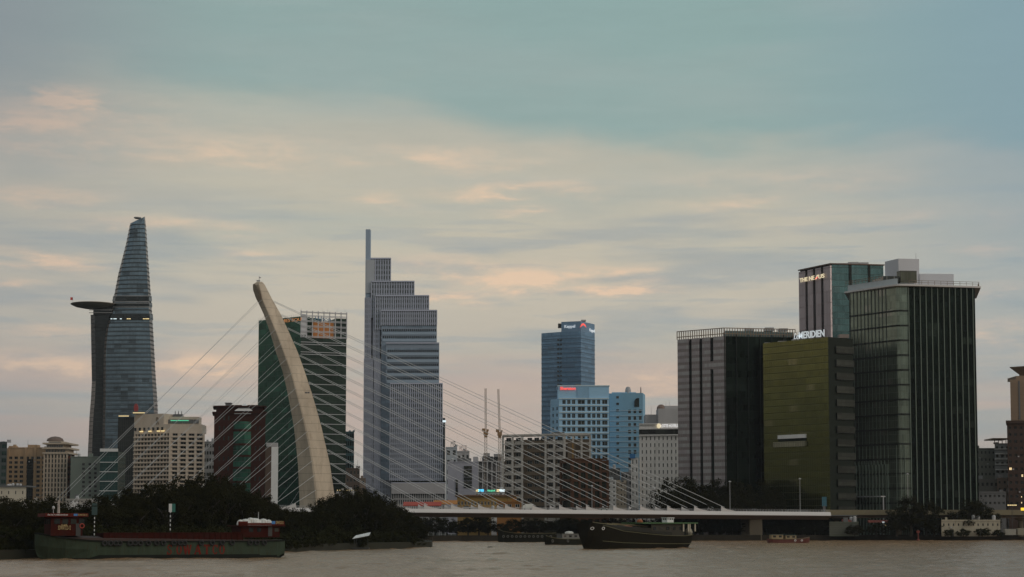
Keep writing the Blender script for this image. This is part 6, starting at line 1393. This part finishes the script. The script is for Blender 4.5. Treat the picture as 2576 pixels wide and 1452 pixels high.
        if board: q = MB(); q.box((w2.x + .78, w2.y - .1, zt - .9), (.8, .15, 2.0)); q.build('board', mat('board_green', (.03, .16, .13)), pt)
        else:
            q = MB(); q.box((w2.x, w2.y - .1, zt + .6), (1.2, .15, .6)); q.build('board', mat('board_teal', (.04, .075, .075)), pt)
    xx = px(655); w2 = Vector((c.x + xx * math.cos(ang), c.y + xx * math.sin(ang))); tp = MB(); rnd = random.Random(8)
    for du, rr, hh in ((0, 1.6, .0), (-2.2, 1.3, -.2), (2.3, 1.4, -.3), (3.6, .9, -.6), (-3.5, .9, -.6), (1.1, 1.2, .2)):
        cx, cy = w2.x + du * math.cos(ang), w2.y + du * math.sin(ang)
        tp.loft([[Vector((cx + rr * s * math.cos(a) * (1 + .12 * math.sin(3 * a + du)), cy + .8 * rr * s * math.sin(a), zr1 + .06 + max(0, z + hh * .6))) for a in [2 * math.pi * k / 12 for k in range(12)]] for s, z in ((1, 0), (1.05, .7), (.85, 1.3), (.45, 1.65), (.02, 1.75))], sm=True)
    o = tp.build('tarpaulin_bundle', mat('white_tarp', (.62, .62, .60), .8, .35, .8, grime=(.25, .15, .1))); tag(o, 'lumpy white tarpaulin bundle lying on the roof of the after deckhouse of the barge', 'tarpaulin')
barge()
def cargo_boat():
    p0, p1 = AT(1502, 1382.3), AT(1743, 1379.0); c, ang, L = frame(p0, p1); hb = 5.0; side = Vector((math.sin(ang), -math.cos(ang)))
    if side.dot(c) < 0: side = -side
    c = c + side * hb * .8; H = L / 2
    t = boat_root('cargo_boat', 'big dark wooden cargo boat with painted bow eyes and a green roofed cabin', 'boat', c, ang)
    wd = mat('dark_timber', (.012, .010, .005), .9, .4, .4, spec=.1, stretch=(.3, .3, 2)); gr = mat('green_roof', (.05, .12, .04), .7, .2)
    sec = [(-H - 2.2, hb * .45, hb * .15, 4.9, 2.2), (-H - .6, hb * .72, hb * .4, 4.7, .6), (-H + 1.5, hb * .88, hb * .62, 4.5, -.6), (-H + 6, hb, hb * .88, 4.3, -1), (-H + 16, hb * 1.02, hb * .96, 4.5, -1), (0, hb * 1.02, hb * .96, 5.0, -1), (H - 12, hb, hb * .9, 6.0, -1), (H - 6, hb * .98, hb * .75, 7.2, -1), (H - 2, hb * .95, hb * .5, 8.0, -1), (H + .8, hb * .85, hb * .25, 8.5, -.8), (H + 2.4, hb * .6, .2, 8.6, .8)]
    m = MB(); m.loft(hull(sec)); m.build('hull', wd, t, local=True)
    d = MB(); d.face([Vector((s[0], s[1] - .1, s[3] - .4)) for s in sec][::-1] + [Vector((s[0], -s[1] + .1, s[3] - .4)) for s in sec]); d.build('deck', wd, t, local=True)
    lm = mat('timber_edge', (.11, .10, .05), .8)
    for f, z in ((1.015, .02), (1.0, -2.6)):
        r = MB(); pts = [Vector((s[0], (s[1] * (.5 + .5 * (1 if z > -1 else .97)) + .06), max(.5, s[3] * (1 if z > -1 else .32)) + (0 if z > -1 else .2))) for s in sec[1:-2]]
        for a, b in zip(pts, pts[1:]): r.bar(a, b, .16, .18)
        r.build('rubbing_strake', lm, t, local=True)
    ny_ = 1 if Vector((-math.sin(ang), math.cos(ang))).dot(side) < 0 else -1
    def px(u):
        r = ray(u, 1350); qv = r.x / r.y; ux, uy = math.cos(ang), math.sin(ang); o = c - side * hb * .9; return (qv * o.y - o.x) / (ux - qv * uy)
    def hy(x, z):                                    # half beam of the hull at x, height z
        for s0, s1 in zip(sec, sec[1:]):
            if s0[0] <= x <= s1[0]:
                f = (x - s0[0]) / (s1[0] - s0[0]); bd, bw, zd_ = [s0[i] + (s1[i] - s0[i]) * f for i in (1, 2, 3)]
                m_ = (bw + bd) / 2 + (bd - bw) * .1; k = (z - zd_ * .5) / (zd_ * .5); return m_ + (bd - m_) * k
        return 1.0
    for xe in (H - 2.4, H + 1.5):                     # painted eyes on the bow
        ze = 6.9; e = MB(); w0, w1 = hy(xe - .6, ze), hy(xe + .6, ze); u_ = Vector((1.2, ny_ * (w1 - w0), 0)).normalized()
        up = Vector((0, ny_ * (hy(xe, ze + .5) - hy(xe, ze - .5)), 1)).normalized(); n_ = Vector((-u_.y, u_.x, 0)) * ny_; b0 = Vector((xe, ny_ * hy(xe, ze), ze)) + n_ * .12
        for k in range(16):
            a0, a1 = 2 * math.pi * k / 16, 2 * math.pi * (k + 1) / 16
            e.face([b0 + u_ * (r * math.cos(a_)) + up * (r * .8 * math.sin(a_)) for r, a_ in ((.40, a0), (.66, a0), (.66, a1), (.40, a1))])
        e.build('eye', M_WHITE, t, local=True)
    # long hold with timbers and spars laid over it
    h = MB(); h.loft([[Vector((x, -hb * .8, z0)), Vector((x, hb * .8, z0)), Vector((x, hb * .72, z1)), Vector((x, 0, z1 + .35)), Vector((x, -hb * .72, z1))] for x, z0, z1 in ((-H + 11, 4.2, 6.5), (0, 4.6, 7.1), (H - 10, 5.6, 7.7), (H - 5, 6.8, 8.2))]); h.build('hold_cover', mat('hold_cover', (.016, .014, .008), .9, .3, .5), t, local=True)
    rnd = random.Random(4)
    for i in range(9):
        x0 = H - 4 - i * 2.4; q = MB(); q.tube([(x0, rnd.uniform(-3, 3), 8.9 - i * .14), (x0 - rnd.uniform(8, 14), rnd.uniform(-3, 3), 8.1 - i * .12)], .10, 5); q.build('spar', mat('spar_timber', (.20, .17, .09), .8), t, local=True)
    # stern cabin with green roof, wheelhouse
    def px(u):
        r = ray(u, 1350); qv = r.x / r.y; ux, uy = math.cos(ang), math.sin(ang); o = c - side * hb * .8; return (qv * o.y - o.x) / (ux - qv * uy)
    def pz(u, v): return P(u, v, (c - side * hb * .8).y + px(u) * math.sin(ang)).z
    x0, x1 = px(1752), px(1612); q = MB(); zr = pz(1690, 1316); q.box(((x0 + x1) / 2, 0, zr), (x1 - x0, hb * 1.9, .4)); q.build('cabin_roof', gr, t, local=True)
    q = MB(); xa, xb = px(1722), px(1640); q.box(((xa + xb) / 2, 0, (4.2 + zr) / 2), (xb - xa, hb * 1.5, zr - 4.6)); cb = q.build('cabin', mat('cabin_timber', (.03, .026, .016), .8, .3), t, local=True)
    for k in range(5): g = MB(); g.box((xa + (xb - xa) * (k + .5) / 5, hb * .75 + .03, zr - 1.8), (1.4, .1, 1.1)); g.build('window', G_DARK, cb, local=True)
    for u in (1718, 1730, 1734, 1747): q = MB(); q.box((px(u), hb * .85, zr - 1.5), (.55, .3, 2.8)); q.build('roof_post', mat('post_paint', (.42, .38, .30), .7), t, local=True)
    w = MB(); xa, xb = px(1705), px(1689); za, zb = zr + .2, pz(1697, 1303)
    w.box(((xa + xb) / 2, hb * .2, za + .45), (xb - xa, 2.4, .9)); w.box(((xa + xb) / 2, hb * .2, zb), (xb - xa + .5, 2.8, .22))
    for dx in (0, .33, .66, 1):
        for dy in (-1.1, 1.1): w.box((xa + (xb - xa) * (.04 + .92 * dx), hb * .2 + dy, (za + zb) / 2), (.22, .2, zb - za))
    w.build('wheelhouse', M_WHITE, t, local=True)
    q = MB(); q.lathe((px(1742), hb * .45, 4.6), [(1.1, 0), (1.5, .8), (1.1, 2.0), (.1, 2.3)], 10); q.build('tarpaulin', mat('grey_tarp', (.30, .28, .22)), t, local=True)
    for u, mm, lab in ((1600, mat('orange_crate', (.30, .09, .03)), 'orange cloth heap on the hold cover of the dark cargo boat'), (1632, mat('orange_crate', (.30, .09, .03)), 'small orange bundle on the green cabin roof of the cargo boat')):
        xx = px(u); w2 = Vector((c.x + xx * math.cos(ang), c.y + xx * math.sin(ang))); zz = (zr + .2) if u > 1612 else 6.7; s = 1.0 if u > 1612 else 2.2
        q = MB(); q.loft([[Vector((w2.x + r * s * math.cos(a) * (1 + .15 * math.sin(2 * a)), w2.y + r * s * math.sin(a), zz + z)) for a in [2 * math.pi * k / 10 for k in range(10)]] for r, z in ((1, 0), (1.05, .5), (.7, 1.0), (.05, 1.2))], sm=True); o = q.build('cloth_bundle', mm); tag(o, lab, 'bundle')
cargo_boat()
def small_boat(name, label, ua, va, ub, vb, hb, hullm, depth, house, roofm, cabm, eyes=False, tyres=0):
    p0, p1 = AT(ua, va), AT(ub, vb); c, ang, L = frame(p0, p1); side = Vector((math.sin(ang), -math.cos(ang)))
    if side.dot(c) < 0: side = -side
    c = c + side * hb; t = boat_root(name, label, 'boat', c, ang); H = L / 2; d = depth
    near_y = 1 if Vector((-math.sin(ang), math.cos(ang))).dot(-side) > 0 else -1
    sec = [(-H, hb * .7, hb * .55, d * 1.05, -.2), (-H + L * .08, hb * .95, hb * .85, d, -.8), (-H + L * .3, hb, hb * .95, d * .95, -.8), (H - L * .3, hb, hb * .92, d, -.8), (H - L * .1, hb * .85, hb * .55, d * 1.2, -.7), (H, hb * .3, .15, d * 1.45, .3)]
    m = MB(); m.loft(hull(sec)); m.build('hull', hullm, t, local=True)
    k = MB()
    for a, b in zip(sec, sec[1:]): k.bar((a[0], near_y * (a[1] + .05), a[3] - .1), (b[0], near_y * (b[1] + .05), b[3] - .1), .15, .2)
    k.build('rubbing_strake', mat('timber_edge', (.11, .10, .05)), t, local=True)
    for x0, x1, h, w in house:
        xa, xb = -H + L * x0, -H + L * x1; q = MB(); q.box(((xa + xb) / 2, 0, d * .9 + h / 2), (xb - xa, hb * w, h)); cb = q.build('cabin', cabm, t, local=True)
        n = max(2, int((xb - xa) / 2.2))
        for i in range(n): g = MB(); g.box((xa + (xb - xa) * (i + .5) / n, near_y * (hb * w / 2 + .02), d * .9 + h * .6), ((xb - xa) / n * .5, .1, h * .42)); g.build('window', G_DARK, cb, local=True)
        q = MB(); q.box(((xa + xb) / 2, 0, d * .9 + h + .12), (xb - xa + .9, hb * w + .6, .22)); q.build('roof', roofm, t, local=True)
    for i in range(tyres):
        xx = -H + L * (.1 + .8 * i / max(1, tyres - 1)); q = MB(); q.loft([[Vector((xx + (.45 + .16 * math.cos(b)) * math.cos(a), near_y * (hb + .15) + .16 * math.sin(b), d * .62 + (.45 + .16 * math.cos(b)) * math.sin(a))) for b in [2 * math.pi * j / 6 for j in range(6)]] for a in [2 * math.pi * i_ / 12 for i_ in range(13)]], caps=False); q.build('tyre_fender', mat('grey_tyre', (.10, .10, .09)), t, local=True)
    if eyes:
        for ux in (.62, .78):
            xx = -H + L * ux; e = MB()
            for k in range(14):
                a0, a1 = 2 * math.pi * k / 14, 2 * math.pi * (k + 1) / 14; e.face([(xx + r * math.cos(a), near_y * (hb * (1.02 if ux < .7 else 1.0) + .06), d * .62 + r * .9 * math.sin(a)) for r, a in ((.28, a0), (.5, a0), (.5, a1), (.28, a1))])
            e.build('eye', M_WHITE, t, local=True)
    return t, c, ang, H, d
BOATK = mat('black_boat', (.014, .014, .009), .8, .3, .5, spec=.1)
t, c, ang, H, d = small_boat('work_boat', 'small dark work boat with grey cabin and tyres, just left of the big cargo boat', 1380, 1371.3, 1476, 1370.6, 2.6, BOATK, 2.6, [(.05, .62, 1.9, 1.5)], mat('grey_deckroof', (.12, .12, .10)), mat('cabin_grey', (.15, .15, .14), .8, .3), tyres=3)
w2 = c + Vector((math.cos(ang), math.sin(ang))) * (-2.5); q = MB(); q.loft([[Vector((w2.x + r * 1.7 * math.cos(a), w2.y + r * math.sin(a), d * .9 + 2.15 + z)) for a in [2 * math.pi * k / 10 for k in range(10)]] for r, z in ((1, 0), (1.05, .5), (.7, .9), (.05, 1.05))], sm=True); o = q.build('cloth_bundle', mat('white_tarp', (.62, .62, .60))); tag(o, 'white cloth heap on the cabin roof of the small work boat', 'bundle')
small_boat('cargo_boat', 'long low black barge moored under the bridge in front of the dark bushes', 1252, 1364.2, 1400, 1364.2, 3.4, BOATK, 4.3, [(.0, .22, 1.4, 1.5)], BOATK, BOATK, tyres=12)
small_boat('passenger_boat', 'small red boat with white painted eyes and a cream cabin under the bridge end', 2040, 1366.2, 1936, 1366.4, 2.2, mat('red_boat', (.10, .022, .014), .7, .3, .5), 1.9, [(.06, .34, 2.0, 1.5), (.40, .66, 1.7, 1.4)], mat('teal_canopy', (.03, .06, .055)), mat('cream_cabin', (.30, .23, .13), .8, .2), eyes=True)
# shelter at the tip of the left bank, its jetty posts, flotsam and a red buoy
def shelter():
    a, b = P(888, 1352, 592), P(930, 1346, 600); t = thing('river_shelter', 'small shelter with a pale sheet metal roof at the water edge of the left bank', 'shelter', ((a.x + b.x) / 2, a.y, .3))
    m = MB(); m.loft([[Vector((a.x, a.y - 2.0, z + a.z - .5)), Vector((b.x, b.y - 2.0, z + b.z - .2)), Vector((b.x + .2, b.y + 1.5, z + b.z + .8)), Vector((a.x + .8, a.y + 1.5, z + a.z + .5))] for z in (0, .12)]); m.build('roof', mat('sheet_metal', (.55, .56, .56), .5, .3, .6), t)
    for x, y in ((a.x + .6, a.y - 1.5), (b.x - .6, b.y - 1.5), (a.x + 1, a.y + 1), (b.x - .5, b.y + 1)): inst(t, 'post', (x, y, 1.9), (.16, .16, 3.2), 0, M_DARK)
    m = MB(); m.box(((a.x + b.x) / 2, a.y, .5), (b.x - a.x + 1, 4, .3)); m.build('floor', M_DARK, t)
shelter()
def jetty():
    for i, u in enumerate((1050, 1056, 1062, 1068, 1075, 1081, 1086)):
        p = AT(u, 1376.5); o = MB(); o.tube([(p.x, p.y, -1.5), (p.x + .1, p.y, TR.uniform(2.4, 3.6))], .16, 7); q = o.build('mooring_post', mat('wet_timber', (.04, .035, .025))); tag(q, 'dark mooring post in the short row at the tip of the left bank', 'post', 'mooring posts at the bank tip')
jetty()
p = AT(1233, 1378); m = MB(); m.loft([[Vector((p.x + r * 1.1 * math.cos(a), p.y + r * .4 * math.sin(a), z)) for a in [2 * math.pi * k / 10 for k in range(10)]] for r, z in ((1, -.2), (1.05, .15), (.5, .4), (.02, .45))], sm=True); o = m.build('flotsam_clump', mat('water_hyacinth', (.04, .035, .02))); tag(o, 'small dark clump of water plants floating on the open river', 'floating plants')
p = P(2310, 1355, 938); t = thing('channel_marker', 'small red channel marker standing before the right quay', 'marker', (p.x, p.y, 0)); m = MB(); m.lathe((p.x, p.y, 0), [(.9, -.3), (.9, .5), (.3, .9), (.25, 4.2)], 10); m.build('post', mat('marker_red', (.16, .03, .02)), t); m = MB(); m.box((p.x, p.y, 4.6), (1.6, .3, 1.2)); m.build('board', mat('marker_red', (.16, .03, .02)), t)
flush()
# ------------------------------------------------------------------ evening haze over the whole scene
def haze():
    m = bpy.data.materials.new('evening_haze'); m.use_nodes = True; t = NT(m.node_tree); t.n.clear()
    v = t.new('ShaderNodeVolumePrincipled'); v.inputs['Color'].default_value = (.80, .84, .90, 1); v.inputs['Density'].default_value = HAZE; v.inputs['Anisotropy'].default_value = .0
    o = t.new('ShaderNodeOutputMaterial'); t.l.new(v.outputs[0], o.inputs['Volume'])
    b = MB(); b.prism([(-3100, -500), (3100, -500), (3100, 5100), (-3100, 5100)], -4, 320); h = b.build('haze', m); h['kind'] = 'stuff'
HAZE = 0.00003
haze()
